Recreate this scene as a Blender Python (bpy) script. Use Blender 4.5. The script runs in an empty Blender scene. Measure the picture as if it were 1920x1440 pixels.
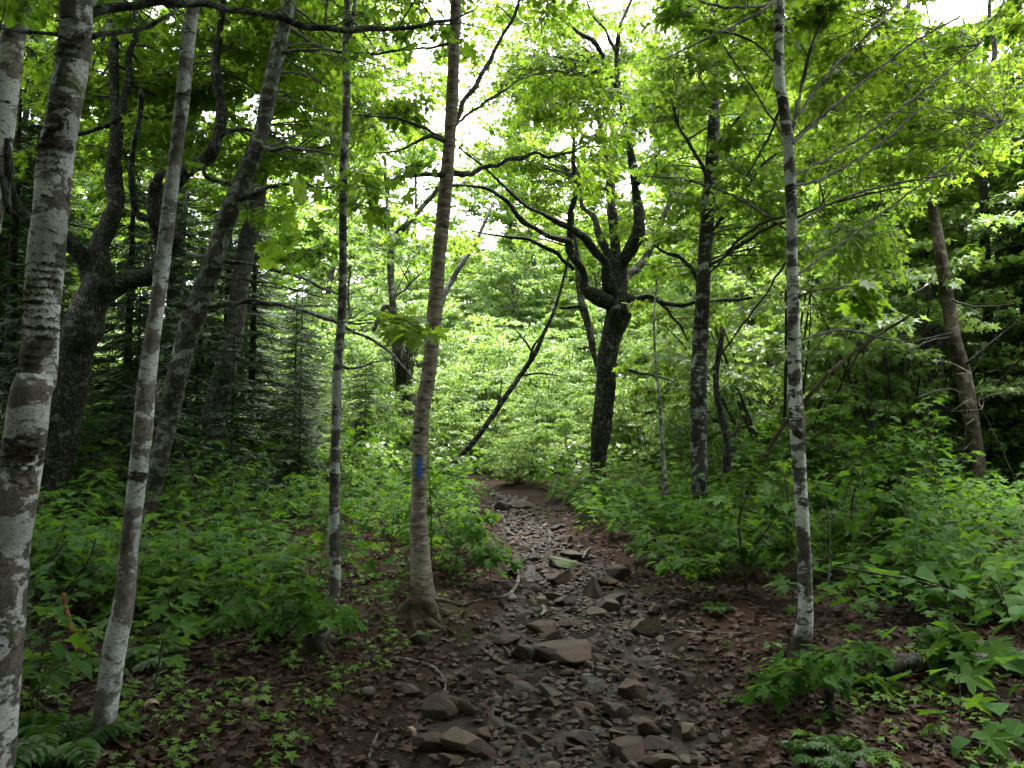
import bpy, bmesh, math, random
import numpy as np
from mathutils import Vector, Matrix
rad = math.radians
rng = np.random.default_rng(11)
random.seed(11)
C = bpy.context.scene.collection
SC = bpy.context.scene

# ------------------------------------------------------------------ camera
F = 1507.0                       # focal length in pixels of the 1920 px wide photograph
PITCH = rad(4.0)
EYE = 1.55
cam_d = bpy.data.cameras.new('camera')
cam_d.sensor_fit = 'HORIZONTAL'
cam_d.angle = 2 * math.atan(960 / F)
cam_d.clip_start, cam_d.clip_end = 0.05, 1500
cam = bpy.data.objects.new('camera', cam_d)
C.objects.link(cam)
cam.location = (0, 0, EYE)
cam.rotation_euler = (math.pi / 2 + PITCH, 0, 0)
SC.camera = cam

# ------------------------------------------------------------------ light
SUN_EL, SUN_AZ = rad(74), rad(20)      # high, ahead of the camera and a little to the right
world = bpy.data.worlds.new("World")
SC.world = world
world.use_nodes = True
wn, wl = world.node_tree.nodes, world.node_tree.links
bg = wn['Background']
sky = wn.new('ShaderNodeTexSky')
sky.sky_type = 'NISHITA'
sky.sun_disc = False
sky.sun_elevation = SUN_EL
sky.sun_rotation = SUN_AZ
sky.air_density, sky.dust_density, sky.ozone_density = 1.0, 4.0, 1.0
hs = wn.new('ShaderNodeHueSaturation')
hs.inputs['Saturation'].default_value = 0.22     # overcast: a milky white sky
wl.new(sky.outputs[0], hs.inputs['Color'])
wl.new(hs.outputs[0], bg.inputs['Color'])
bg.inputs['Strength'].default_value = 0.15
sun_d = bpy.data.lights.new('sun', 'SUN')
sun_d.energy = 1.5
sun_d.angle = rad(14)
sun_d.color = (1.0, 0.95, 0.87)
sun = bpy.data.objects.new('sun', sun_d)
C.objects.link(sun)
sdir = Vector((math.sin(SUN_AZ) * math.cos(SUN_EL), math.cos(SUN_AZ) * math.cos(SUN_EL), math.sin(SUN_EL)))
sun.rotation_euler = sdir.to_track_quat('Z', 'Y').to_euler()
SC.view_settings.view_transform = 'Standard'
SC.view_settings.look = 'None'
SC.view_settings.gamma = 1
SC.view_settings.exposure = 3.3
SC.cycles.max_bounces = 8
SC.cycles.diffuse_bounces = 5
SC.cycles.glossy_bounces = 2
SC.cycles.transmission_bounces = 4
SC.cycles.transparent_max_bounces = 4
SC.cycles.sample_clamp_indirect = 6.0
SC.cycles.caustics_reflective = False
SC.cycles.caustics_refractive = False

# ------------------------------------------------------------------ small maths
_K = rng.normal(size=(8, 6, 3))
_PH = rng.uniform(0, 6.28, size=(8, 6))
def sn(p, scale=1.0, seed=0):
    """smooth noise in about -1..1 at points p (n,3)"""
    p = np.asarray(p, float) * scale
    a = p @ _K[seed % 8].T + _PH[seed % 8]
    return np.sin(a).sum(1) / 3.0
def unit(v):
    v = np.asarray(v, float)
    return v / np.maximum(np.linalg.norm(v, axis=-1, keepdims=True), 1e-9)
def sstep(t):
    t = np.clip(t, 0, 1)
    return t * t * (3 - 2 * t)
PY = [-20, 2.5, 4.0, 5.8, 6.7, 8.2, 9.5, 11, 12.3, 14, 17, 22]
PX = [0.1, 0.12, 0.22, 0.44, 0.52, 0.42, 0.26, 0.05, -0.02, -0.35, -1.6, -3.5]
PW = [.8, .8, 0.78, 0.66, 0.56, 0.42, 0.34, 0.30, 0.26, 0.02, -.4, -.4]
def path_d(x, y):
    """distance from the path's edge (negative inside)"""
    return np.abs(x - np.interp(y, PY, PX)) - np.interp(y, PY, PW)
def ground(x, y):
    x = np.asarray(x, float); y = np.asarray(y, float)
    d = path_d(x, y)
    near = sstep((26 - y) / 12)
    z = 0.05 * np.maximum(y, -8) + 0.10 * sstep((d + 0.15) / 0.9) * near
    z = z + 0.055 * np.maximum(-x - 2.0, 0) * sstep((60 - np.abs(x)) / 40) + 0.03 * np.maximum(x - 2.2, 0) * sstep((60 - np.abs(x)) / 40)
    z = z + 0.13 * np.maximum(y - 18, 0) * sstep((y - 16) / 8) - 0.0009 * np.maximum(y - 18, 0) ** 2 * (y < 90) - 0.0009 * 72 ** 2 * (y >= 90)
    p = np.stack([x, y, 0 * x], -1).reshape(-1, 3)
    n = (0.035 * sn(p, 0.8, 1) + 0.018 * sn(p, 2.6, 2)).reshape(x.shape)
    m = (0.012 * sn(p, 7.0, 3) + 0.008 * sn(p, 15.0, 4)).reshape(x.shape)
    z = z + n * sstep((d + 0.6) / 0.9) + m * (1 - 0.3 * sstep(d)) - 0.02
    return z
def gz(x, y): return float(ground(np.array([x]), np.array([y]))[0])
def P(px, py, Y):
    """the point at depth Y seen at pixel px, py of the 1920x1440 photograph"""
    u, v = (px - 960) / F, (720 - py) / F
    yy = math.cos(PITCH) - v * math.sin(PITCH)
    zz = math.sin(PITCH) + v * math.cos(PITCH)
    s = Y / yy
    return np.array([u * s, Y, EYE + zz * s])
def hitY(px, py):
    """depth at which the line of sight through a pixel meets the ground"""
    lo = 1.5
    for Y in np.arange(1.5, 60, 0.05):
        p = P(px, py, Y)
        if p[2] <= gz(p[0], p[1]):
            return Y
    return 60.0
def onground(px, py):
    p = P(px, py, hitY(px, py)); p[2] = gz(p[0], p[1]); return p

# ------------------------------------------------------------------ mesh buffers
class MB:
    def __init__(s): s.v = []; s.f = []; s.n = 0; s.t = []
    def add(s, V, faces, mat=0, smooth=True, tint=None):
        """V (n,3); faces: list of (m,k) index arrays"""
        for fa in faces:
            fa = np.asarray(fa, dtype=np.int64)
            if len(fa): s.f.append((fa + s.n, mat, smooth))
        s.v.append(np.asarray(V, float)); s.n += len(V)
        s.t.append(np.full(len(V), 0.5) if tint is None else np.asarray(tint, float))
    def mesh(s, name, mats, origin=(0, 0, 0)):
        me = bpy.data.meshes.new(name)
        V = np.concatenate(s.v) - np.asarray(origin)
        me.vertices.add(len(V)); me.vertices.foreach_set('co', V.astype(np.float32).ravel())
        loops = np.concatenate([f.ravel() for f, _, _ in s.f])
        tot = np.concatenate([np.full(len(f), f.shape[1]) for f, _, _ in s.f])
        mi = np.concatenate([np.full(len(f), m) for f, m, _ in s.f])
        sm = np.concatenate([np.full(len(f), q) for f, _, q in s.f])
        st = np.concatenate([[0], np.cumsum(tot)[:-1]])
        me.loops.add(len(loops)); me.loops.foreach_set('vertex_index', loops.astype(np.int32))
        me.polygons.add(len(tot)); me.polygons.foreach_set('loop_start', st.astype(np.int32))
        me.polygons.foreach_set('loop_total', tot.astype(np.int32))
        me.polygons.foreach_set('material_index', mi.astype(np.int32))
        me.polygons.foreach_set('use_smooth', sm.astype(bool))
        a = me.attributes.new('tint', 'FLOAT', 'POINT')
        a.data.foreach_set('value', np.concatenate(s.t).astype(np.float32))
        for m in mats: me.materials.append(m)
        me.update(calc_edges=True)
        return me
    def build(s, name, mats, parent=None, origin=(0, 0, 0), loc=None):
        if not isinstance(mats, (list, tuple)): mats = [mats]
        o = bpy.data.objects.new(name, s.mesh(name, mats, origin))
        C.objects.link(o)
        if parent is not None: o.parent = parent
        elif loc is not None: o.location = loc
        else: o.location = origin
        return o
def tag(o, label=None, cat=None, group=None, kind=None):
    if label: o['label'] = label
    if cat: o['category'] = cat
    if group: o['group'] = group
    if kind: o['kind'] = kind
    return o
def empty(name, loc, label, cat, group=None, rz=0.0):
    o = bpy.data.objects.new(name, None); o.empty_display_size = 0.2
    C.objects.link(o); o.location = loc; o.rotation_euler = (0, 0, rz)
    return tag(o, label, cat, group)
def dup(root, loc, rz=0.0, sc=1.0, tilt=(0, 0)):
    r = root.copy(); C.objects.link(r)
    r.location = loc; r.rotation_euler = (tilt[0], tilt[1], rz)
    r.scale = (sc, sc, sc) if np.isscalar(sc) else sc
    for ch in list(root.children):
        c = ch.copy(); C.objects.link(c); c.parent = r
    return r

def spline(pts, step):
    """Catmull-Rom through rows (x,y,z,r), resampled about every `step` metres"""
    p = np.asarray(pts, float)
    if len(p) < 3:
        p = np.stack([p[0], (p[0] + p[-1]) / 2, p[-1]])
    e = np.vstack([2 * p[0] - p[1], p, 2 * p[-1] - p[-2]])
    e[0, 3], e[-1, 3] = p[0, 3], p[-1, 3]
    out = []
    for i in range(1, len(e) - 2):
        n = max(2, int(np.linalg.norm(e[i + 1, :3] - e[i, :3]) / step))
        t = np.linspace(0, 1, n, endpoint=False)[:, None]
        a, b, c, d = e[i - 1], e[i], e[i + 1], e[i + 2]
        out.append(0.5 * (2 * b + (c - a) * t + (2 * a - 5 * b + 4 * c - d) * t ** 2 + (3 * b - a - 3 * c + d) * t ** 3))
    out.append(p[-1:])
    o = np.vstack(out); o[:, 3] = np.maximum(o[:, 3], 0.0012)
    return o
def tube(mb, pts, sides=10, step=0.1, rough=0.08, rs=9.0, mat=0, seed=0, broken=False, kink=0.0):
    s = spline(pts, step)
    if kink:
        e = np.minimum(np.arange(len(s)), np.arange(len(s))[::-1] + 3) / 4.0
        w = np.stack([sn(s[:, :3], 2.2 / max(.05, s[:, 3].mean() * 9), (seed + q) % 8) for q in range(3)], -1)
        s[:, :3] += w * (kink * s[:, 3] * np.minimum(1, e))[:, None]
        s[:, 3] *= 1 + .16 * sn(s[:, :3], 9, (seed + 4) % 8) * np.minimum(1, e)
    c, r = s[:, :3], s[:, 3]
    t = unit(np.gradient(c, axis=0))
    n = np.zeros_like(t)
    a = np.array([1.0, 0, 0]) if abs(t[0][0]) < 0.9 else np.array([0, 1.0, 0])
    n[0] = unit(a - t[0] * (a @ t[0]))
    for i in range(1, len(c)):
        n[i] = unit(n[i - 1] - t[i] * (n[i - 1] @ t[i]))
    b = np.cross(t, n)
    th = np.linspace(0, 2 * math.pi, sides, endpoint=False)
    d = np.cos(th)[None, :, None] * n[:, None] + np.sin(th)[None, :, None] * b[:, None]
    V = (c[:, None] + d * r[:, None, None]).reshape(-1, 3)
    q = sn(V / 1.0, rs, seed) * 0.6 + sn(V, rs * 2.7, seed + 1) * 0.4
    V = V + d.reshape(-1, 3) * (q * rough * np.repeat(r, sides))[:, None]
    if broken:
        V[-sides:] += t[-1] * rng.uniform(-0.6, 1.6, (sides, 1)) * r[-1]
    N = len(c)
    i = np.arange(N - 1)[:, None] * sides; j = np.arange(sides)[None]; k = (j + 1) % sides
    fa = np.stack([i + j, i + k, i + sides + k, i + sides + j], -1).reshape(-1, 4)
    tip = len(V)
    V = np.vstack([V, c[-1:] + t[-1:] * r[-1] * 0.3])
    base = (N - 1) * sides
    cap = np.stack([base + np.arange(sides), base + (np.arange(sides) + 1) % sides, np.full(sides, tip)], -1)
    mb.add(V, [fa, cap], mat)
    return s
def twigs(mb, polys, r0, r1, mat=1):
    """many thin three-sided twigs at once: polys (M,k,3)"""
    polys = np.asarray(polys, float)
    M, k, _ = polys.shape
    t = unit(polys[:, -1] - polys[:, 0])
    a = np.where(np.abs(t[:, 2:3]) < 0.9, [[0, 0, 1.0]], [[1.0, 0, 0]])
    n = unit(np.cross(t, a)); b = np.cross(t, n)
    r0 = np.broadcast_to(r0, (M,)); r1 = np.broadcast_to(r1, (M,))
    rr = r0[:, None] + (r1 - r0)[:, None] * np.linspace(0, 1, k)[None]
    V = []
    for th in (0.3, 2.4, 4.5):
        V.append(polys + rr[..., None] * (math.cos(th) * n + math.sin(th) * b)[:, None])
    V = np.stack(V, 2).reshape(-1, 3)           # M,k,3
    m = (np.arange(M) * k * 3)[:, None, None]; i = (np.arange(k - 1) * 3)[None, :, None]; j = np.arange(3)[None, None]
    q = (j + 1) % 3
    fa = np.stack([m + i + j, m + i + q, m + i + 3 + q, m + i + 3 + j], -1).reshape(-1, 4)
    mb.add(V, [fa], mat)

# ------------------------------------------------------------------ leaves
def mirror(h):
    return np.array(h + [(-x, y) for x, y in h[-2:0:-1]])
def fan(outline, centre):
    o = np.asarray(outline, float)
    V = np.vstack([o, [centre]])
    n = len(o)
    fa = np.stack([np.arange(n), (np.arange(n) + 1) % n, np.full(n, n)], -1)
    x, y = V[:, 0], V[:, 1]
    z = 0.16 * np.abs(x) - 0.22 * (y - 0.3) ** 2 - 0.1 * x * x
    z[-1] -= 0.03
    return np.column_stack([x, y, z]), fa[:, ::-1]
L_HI = fan(mirror([(0, .04), (.17, -.04), (.44, .06), (.35, .16), (.25, .29), (.42, .40), (.60, .66), (.40, .60), (.17, .53), (.21, .77), (.10, .84), (0, 1.02)]), (0, .3))
L_MID = fan(mirror([(0, .05), (.42, .06), (.25, .3), (.58, .64), (.17, .56), (0, 1.02)]), (0, .32))
L_LO = (np.array([(0, 0, 0), (.4, .12, .07), (.5, .62, .06), (0, 1, -.12), (-.5, .62, .06), (-.4, .12, .07)]),
        np.array([(0, 1, 2, 3), (0, 3, 4, 5)]))
def ovate(w):
    m = [(0, 0, 0), (0, .33, -.03), (0, .7, -.08), (0, 1, -.22)]
    r = [(w * .75, .18, .06), (w, .42, .07), (w * .72, .72, .0)]
    V = np.array(m + r + [(-a, b, c) for a, b, c in r])
    f = []
    for s, fl in ((4, False), (7, True)):
        tr = [(0, s, 1), (1, s, s + 1), (1, s + 1, 2), (2, s + 1, s + 2), (2, s + 2, 3)]
        f += [(a, c, b) if fl else (a, b, c) for a, b, c in tr]
    return V, np.array(f)
L_OV, L_ROUND, L_NARROW = ovate(.32), ovate(.47), ovate(.2)
def leaves(mb, leaf, pos, dr, nm, size, mat=0, tint=None, curl=None):
    V, fa = leaf
    dr = unit(dr); x = unit(np.cross(dr, nm)); n = np.cross(x, dr)
    M, k = len(pos), len(V)
    L = np.broadcast_to(V, (M, k, 3)).copy()
    cu = rng.uniform(0.4, 2.0, (M, 1)) if curl is None else curl
    L[:, :, 2] *= cu
    L[:, :, 0] *= rng.uniform(0.82, 1.15, (M, 1))
    W = pos[:, None] + size[:, None, None] * (L[..., :1] * x[:, None] + L[..., 1:2] * dr[:, None] + L[..., 2:] * n[:, None])
    f = (fa[None] + (np.arange(M) * k)[:, None, None]).reshape(-1, fa.shape[1])
    if tint is None: tint = rng.uniform(0, 1, M)
    mb.add(W.reshape(-1, 3), [f], mat, False, np.repeat(tint, k))
# one leafy spray as a template: along, across, heading angle, size; twigs as start/end pairs
def spray_template(rs, kind='maple'):
    A, tw = [], [((0, 0), (0.96, 0))]
    pairs = [.34, .48, .62, .75, .87] if kind == 'maple' else [.2, .3, .4, .5, .6, .7, .8, .9]
    for a in pairs:
        for s in (-1, 1):
            A.append((a + rs.uniform(-.03, .03), s * rs.uniform(.03, .09), s * rs.uniform(35, 85), rs.uniform(.7, 1.1)))
    A.append((1.0, 0, rs.uniform(-15, 15), 1.15))
    for i, a in enumerate([.22, .38, .54, .68]):
        for s in (-1, 1):
            ln = rs.uniform(.3, .5) * (1.1 - .6 * a); ang = rad(rs.uniform(35, 60))
            ex, ey = a + ln * math.cos(ang), s * ln * math.sin(ang)
            tw.append(((a, 0), (ex, ey)))
            for q in (.45, .72):
                for w in (-1, 1):
                    A.append((a + q * (ex - a) + rs.uniform(-.03, .03), q * ey + rs.uniform(-.03, .03), s * math.degrees(ang) + w * rs.uniform(40, 75), rs.uniform(.6, 1.0)))
            A.append((ex, ey, s * math.degrees(ang), rs.uniform(.85, 1.1)))
    return np.array(A), np.array(tw)
_rs = np.random.default_rng(5)
TEMPL = [spray_template(_rs) for _ in range(6)]
TEMPL_OV = [spray_template(_rs, 'alt') for _ in range(4)]
def sprays(mb, org, dr, length, leaf, lsize, mat=0, twmat=1, flat=0.45, droop=0.2, thin=0.0, templ=None, tmid=0.5, up=None, twr=0.003):
    """leafy sprays: org (M,3), dr (M,3), length (M,)"""
    templ = templ or TEMPL
    pick = rng.integers(0, len(templ), len(org))
    for k in range(len(templ)):
        m = pick == k
        if not m.any(): continue
        A, tw = templ[k]
        o, t, L = org[m], unit(dr[m]), length[m]
        n = unit(np.array([0, 0, 1.0]) + rng.normal(0, flat * 0.7, o.shape))
        b = unit(np.cross(n, t)); n = np.cross(t, b)
        M, K = len(o), len(A)
        al = A[None, :, 0] * L[:, None] * rng.uniform(.92, 1.08, (M, K)); ac = A[None, :, 1] * L[:, None] * rng.uniform(.8, 1.2, (M, K))
        pos = o[:, None] + al[..., None] * t[:, None] + ac[..., None] * b[:, None]
        pos[..., 2] -= droop * L[:, None] * (A[None, :, 0] ** 2 + 1.2 * A[None, :, 1] ** 2)
        pos += rng.normal(0, .02, pos.shape)
        hd = np.radians(A[None, :, 2] + rng.normal(0, 18, (M, K)))
        d = np.cos(hd)[..., None] * t[:, None] + np.sin(hd)[..., None] * b[:, None]
        d[..., 2] -= rng.uniform(0.15, 1.25, (M, K))
        nn = n[:, None] + rng.normal(0, flat, (M, K, 3))
        sz = A[None, :, 3] * lsize * rng.uniform(.7, 1.2, (M, K))
        keep = (rng.random((M, K)) >= thin).ravel()
        ti = np.clip(tmid + rng.normal(0, .12, (M, 1)) + rng.normal(0, .18, (M, K)), 0, 1).ravel()
        leaves(mb, leaf, pos.reshape(-1, 3)[keep], d.reshape(-1, 3)[keep], nn.reshape(-1, 3)[keep], sz.ravel()[keep], mat, ti[keep])
        if twmat is not None:
            a0, a1 = tw[:, 0], tw[:, 1]
            def pt(a):
                p = o[:, None] + (a[None, :, 0] * L[:, None])[..., None] * t[:, None] + (a[None, :, 1] * L[:, None])[..., None] * b[:, None]
                p[..., 2] -= droop * L[:, None] * (a[None, :, 0] ** 2 + 1.2 * a[None, :, 1] ** 2)
                return p
            s0, s2 = pt(a0), pt(a1); s1 = pt((a0 + a1) / 2)
            tp = np.stack([s0, s1, s2], 2).reshape(-1, 3, 3)
            twigs(mb, tp, twr, twr * 0.4, twmat)
def bez(p0, p1, lift, n=7, wob=0.06):
    p0, p1 = np.asarray(p0), np.asarray(p1)
    L = np.linalg.norm(p1 - p0)
    mid = (p0 + p1) / 2 + np.array([0, 0, lift * L]) + rng.normal(0, wob * L, 3)
    t = np.linspace(0, 1, n)[:, None]
    return (1 - t) ** 2 * p0 + 2 * t * (1 - t) * mid + t ** 2 * p1
def leafy_branch(mb, p0, p1, r, ns, leaf, lsize, slen, lift=0.1, start=0.35, **kw):
    """a thin curved branch with ns sprays on its outer part"""
    b = bez(p0, p1, lift)
    rr = np.linspace(r, r * 0.25, len(b))
    tube(mb, np.column_stack([b, rr]), 5, 0.18, 0.1, mat=1)
    f = np.sort(rng.uniform(start, 1.0, ns)); f[-1] = 1.0
    i = np.clip((f * (len(b) - 1)).astype(int), 0, len(b) - 2)
    u = f * (len(b) - 1) - i
    org = b[i] * (1 - u[:, None]) + b[i + 1] * u[:, None]
    t = unit(b[i + 1] - b[i])
    th = rng.choice([-1, 1], ns) * rng.uniform(.35, 1.35, ns); th[-1] = 0
    d = np.column_stack([t[:, 0] * np.cos(th) - t[:, 1] * np.sin(th), t[:, 0] * np.sin(th) + t[:, 1] * np.cos(th), t[:, 2] * 0.5 + rng.uniform(-.1, .35, ns)])
    sprays(mb, org, d, slen * rng.uniform(.65, 1.2, ns), leaf, lsize, **kw)

# ------------------------------------------------------------------ materials
class NT:
    def __init__(s, name):
        s.m = bpy.data.materials.new(name); s.m.use_nodes = True
        s.n, s.l = s.m.node_tree.nodes, s.m.node_tree.links
        s.b = s.n['Principled BSDF']; s.out = s.n['Material Output']
    def new(s, t, **kw):
        n = s.n.new(t)
        for k, v in kw.items(): setattr(n, k, v)
        return n
    def link(s, a, b): s.l.new(a, b)
    def coord(s, scale=(1, 1, 1), kind='Object', loc=(0, 0, 0)):
        tc = s.new('ShaderNodeTexCoord'); mp = s.new('ShaderNodeMapping')
        mp.inputs['Scale'].default_value = scale; mp.inputs['Location'].default_value = loc
        s.link(tc.outputs[kind], mp.inputs[0]); return mp.outputs[0]
    def noise(s, co, scale, detail=5, rough=.6, dist=0.0):
        n = s.new('ShaderNodeTexNoise'); n.inputs['Scale'].default_value = scale
        n.inputs['Detail'].default_value = detail; n.inputs['Roughness'].default_value = rough; n.inputs['Distortion'].default_value = dist
        s.link(co, n.inputs['Vector']); return n.outputs['Fac']
    def ramp(s, fac, stops, interp='LINEAR'):
        r = s.new('ShaderNodeValToRGB'); r.color_ramp.interpolation = interp
        e = r.color_ramp.elements
        while len(e) < len(stops): e.new(.5)
        for q, (p, c) in zip(e, stops):
            q.position = p; q.color = (*c, 1) if not np.isscalar(c) else (c, c, c, 1)
        s.link(fac, r.inputs[0]); return r.outputs[0]
    def mix(s, fac, a, b, mode='MIX'):
        n = s.new('ShaderNodeMix', data_type='RGBA', blend_type=mode)
        for sock, v in ((n.inputs[0], fac), (n.inputs[6], a), (n.inputs[7], b)):
            if hasattr(v, 'is_linked') or hasattr(v, 'links'): s.link(v, sock)
            elif np.isscalar(v): sock.default_value = v if sock == n.inputs[0] else (v, v, v, 1)
            else: sock.default_value = (*v, 1)
        return n.outputs[2]
    def math(s, op, a, b=0.0):
        n = s.new('ShaderNodeMath', operation=op)
        for sock, v in ((n.inputs[0], a), (n.inputs[1], b)):
            if np.isscalar(v): sock.default_value = v
            else: s.link(v, sock)
        return n.outputs[0]
    def attr(s, name):
        n = s.new('ShaderNodeAttribute', attribute_name=name); return n.outputs['Fac']
    def bump(s, h, strength=.5, dist=.01):
        n = s.new('ShaderNodeBump'); n.inputs['Strength'].default_value = strength; n.inputs['Distance'].default_value = dist
        s.link(h, n.inputs['Height']); s.link(n.outputs[0], s.b.inputs['Normal'])

def leaf_mat(name, dark, light, trans=0.5, tcol=None, rough=.45, spec=.4):
    """leaf: reflected colour between two tones per leaf, light also shining through"""
    k = NT(name)
    t = k.attr('tint')
    col = k.mix(t, dark, light)
    # slightly paler veins and blotches over the blade
    f = k.noise(k.coord(), 40, 2, .5)
    col = k.mix(k.math('MULTIPLY', f, .35), col, tuple(min(1, c * 1.5) for c in light))
    k.link(col, k.b.inputs['Base Color'])
    k.b.inputs['Roughness'].default_value = rough
    k.b.inputs['Specular IOR Level'].default_value = spec
    tr = k.new('ShaderNodeBsdfTranslucent')
    td, tl = tcol or (tuple(c * s for c, s in zip(dark, (1.9, 1.9, .9))), tuple(c * s for c, s in zip(light, (2.2, 1.95, .8))))
    k.link(k.mix(t, td, tl), tr.inputs['Color'])
    mx = k.new('ShaderNodeMixShader'); mx.inputs[0].default_value = trans
    k.link(k.b.outputs[0], mx.inputs[1]); k.link(tr.outputs[0], mx.inputs[2]); k.link(mx.outputs[0], k.out.inputs[0])
    return k.m
M = {}
M['maple'] = leaf_mat('maple_leaf', (.05, .11, .012), (.11, .185, .018), .6, tcol=((.155, .31, .018), (.31, .47, .03)))
M['canopy'] = leaf_mat('canopy_leaf', (.05, .115, .016), (.11, .19, .024), .58, tcol=((.15, .30, .022), (.32, .47, .045)))
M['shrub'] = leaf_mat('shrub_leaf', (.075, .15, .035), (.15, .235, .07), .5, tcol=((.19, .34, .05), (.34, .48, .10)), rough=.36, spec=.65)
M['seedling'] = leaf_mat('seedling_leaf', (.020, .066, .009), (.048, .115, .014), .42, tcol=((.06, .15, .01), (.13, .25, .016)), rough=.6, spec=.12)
M['young'] = leaf_mat('young_seedling_leaf', (.045, .115, .015), (.10, .19, .025), .42, tcol=((.10, .22, .012), (.20, .34, .02)), rough=.55, spec=.2)
M['broad'] = leaf_mat('broad_leaf', (.022, .07, .016), (.045, .11, .024), .42, rough=.6, spec=.12)
M['fern'] = leaf_mat('fern_leaf', (.02, .065, .012), (.042, .105, .018), .4)
M['needle'] = leaf_mat('spruce_needle', (.012, .032, .014), (.03, .065, .022), .15, rough=.55, spec=.3)
M['grass'] = leaf_mat('grass_blade', (.02, .055, .010), (.045, .095, .018), .35)
M['dark_moss'] = leaf_mat('dark_moss', (.010, .008, .004), (.026, .022, .008), .1)
M['moss_tuft'] = leaf_mat('moss_tuft', (.016, .03, .004), (.04, .06, .006), .2)
M['litter'] = leaf_mat('dead_leaf', (.007, .003, .002), (.060, .026, .013), .15,
                       tcol=((.02, .008, .004), (.08, .032, .013)), rough=.6, spec=.25)

def bark(name, base, dark, pale, pale_amt=.5, dark_amt=.35, moss_amt=0.0, scale=1.0, band=2.2, ridge=0.0, rough=.85, bump=.5, fleck=0.0, moss=(.03, .04, .006), foot=0.0):
    """bark: base tone, sharp-edged pale lichen blotches, dark ragged patches, moss; ridge = vertical furrows"""
    k = NT(name)
    co = k.coord((scale, scale, scale * .8))
    f0 = k.noise(co, 30, 9, .74)
    fs = k.noise(k.coord((scale, scale, scale * 3.5)), 16, 6, .7, .3)
    col = k.mix(k.math('MULTIPLY', fs, .6), k.ramp(f0, [(.36, tuple(c * .42 for c in base)), (.5, base), (.66, tuple(c * 1.7 for c in base))]), tuple(c * .45 for c in base))
    if pale_amt > 0:
        f1 = k.noise(k.coord((scale * .75, scale * .75, scale * 1.05)), 7.5, 9, .62, .35)
        m1 = k.ramp(f1, [(.625 - pale_amt * .3, 0.0), (.66 - pale_amt * .3, 1.0)])
        f1b = k.noise(k.coord((scale, scale, scale * 2)), 42, 7, .75)
        pc = k.ramp(f1b, [(.36, tuple(c * .5 for c in pale)), (.48, tuple(c * .85 for c in pale)), (.6, pale)])
        col = k.mix(m1, col, pc)
    if fleck > 0:
        f4 = k.noise(k.coord((scale, scale, scale * .6)), 38, 5, .6, .3)
        col = k.mix(k.ramp(f4, [(.66 - fleck * .2, 0.0), (.69 - fleck * .2, 1.0)]), col, tuple(c * .8 for c in pale))
    if dark_amt > 0:
        f2 = k.noise(k.coord((scale, scale, scale * band)), 3.6, 8, .7, .6)
        m2 = k.ramp(f2, [(.67 - dark_amt * .3, 0.0), (.70 - dark_amt * .3, 1.0)])
        col = k.mix(m2, col, k.ramp(f0, [(.38, tuple(c * .5 for c in dark)), (.62, tuple(c * 2.2 for c in dark))]))
    fk = k.noise(k.coord((scale, scale, scale * 1.6)), 48, 4, .6, .2)
    col = k.mix(k.ramp(fk, [(.61, 0.0), (.645, .7)]), col, tuple(c * 1.6 for c in dark))
    col = k.mix(1.0, col, k.ramp(k.noise(co, 2.3, 3, .5), [(.32, .5), (.66, 1.25)]), 'MULTIPLY')
    if moss_amt > 0:
        f3 = k.noise(k.coord((scale, scale, scale)), 4.1, 6, .65, .2)
        m3 = k.ramp(f3, [(.7 - moss_amt * .3, 0.0), (.78 - moss_amt * .3, .9)])
        col = k.mix(m3, col, k.mix(k.noise(co, 50, 3, .6), moss, tuple(c * 2.4 for c in moss)))
    if foot > 0:          # moss and dark growth round the foot of the bole, with a ragged upper edge
        sx = k.new('ShaderNodeSeparateXYZ'); k.link(k.coord(), sx.inputs[0])
        hz = k.math('ADD', sx.outputs[2], k.math('MULTIPLY', k.noise(k.coord((1, 1, .5)), 9, 6, .7), foot * 1.1))
        col = k.mix(k.ramp(hz, [(foot * .85, 1.0), (foot * 1.15, 0.0)]), col, k.mix(f0, dark, (.028, .026, .010)))
    k.link(col, k.b.inputs['Base Color'])
    k.b.inputs['Roughness'].default_value = rough
    k.b.inputs['Specular IOR Level'].default_value = .25
    h = k.math('ADD', f0, k.noise(co, 70, 4, .6))
    if ridge > 0:
        r = k.noise(k.coord((scale, scale, scale * .12)), 30, 5, .6, .8)
        h = k.math('ADD', k.math('MULTIPLY', r, ridge * 3), h)
        dk = k.ramp(r, [(.36, .35), (.55, 1.0)])
        k.link(k.mix(1.0, col, dk, 'MULTIPLY'), k.b.inputs['Base Color'])
    k.bump(h, bump, .018)
    return k.m
M['mottled'] = bark('mottled_bark', (.10, .09, .077), (.014, .010, .006), (.43, .435, .43), .48, .38, .40, 1.15, 1.7)
M['mottled_grey'] = bark('mottled_grey_bark', (.14, .13, .112), (.016, .012, .008), (.42, .435, .425), .48, .32, .0, 1.0, 2.2, foot=.2)
M['spotted'] = bark('spotted_bark', (.085, .077, .064), (.014, .011, .008), (.48, .50, .48), .49, .40, .0, 1.35, 2.0, foot=.35)
M['slender'] = bark('slender_bark', (.07, .064, .054), (.016, .013, .010), (.33, .35, .33), .45, .38, .1, 1.5, 1.6, foot=.25)
M['straight'] = bark('straight_maple_bark', (.042, .038, .032), (.014, .012, .010), (.30, .32, .30), .34, .36, .1, 1.5, .8, .35)
M['dark_bark'] = bark('dark_maple_bark', (.03, .026, .021), (.009, .007, .006), (.17, .18, .155), .2, .28, .12, 1.3, 1.0, .8, bump=1.0, fleck=.55)
M['lichen_bark'] = bark('lichen_grey_bark', (.06, .055, .045), (.016, .013, .010), (.20, .22, .18), .42, .3, .08, 1.6, 1.0, .5, bump=.9)
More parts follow.
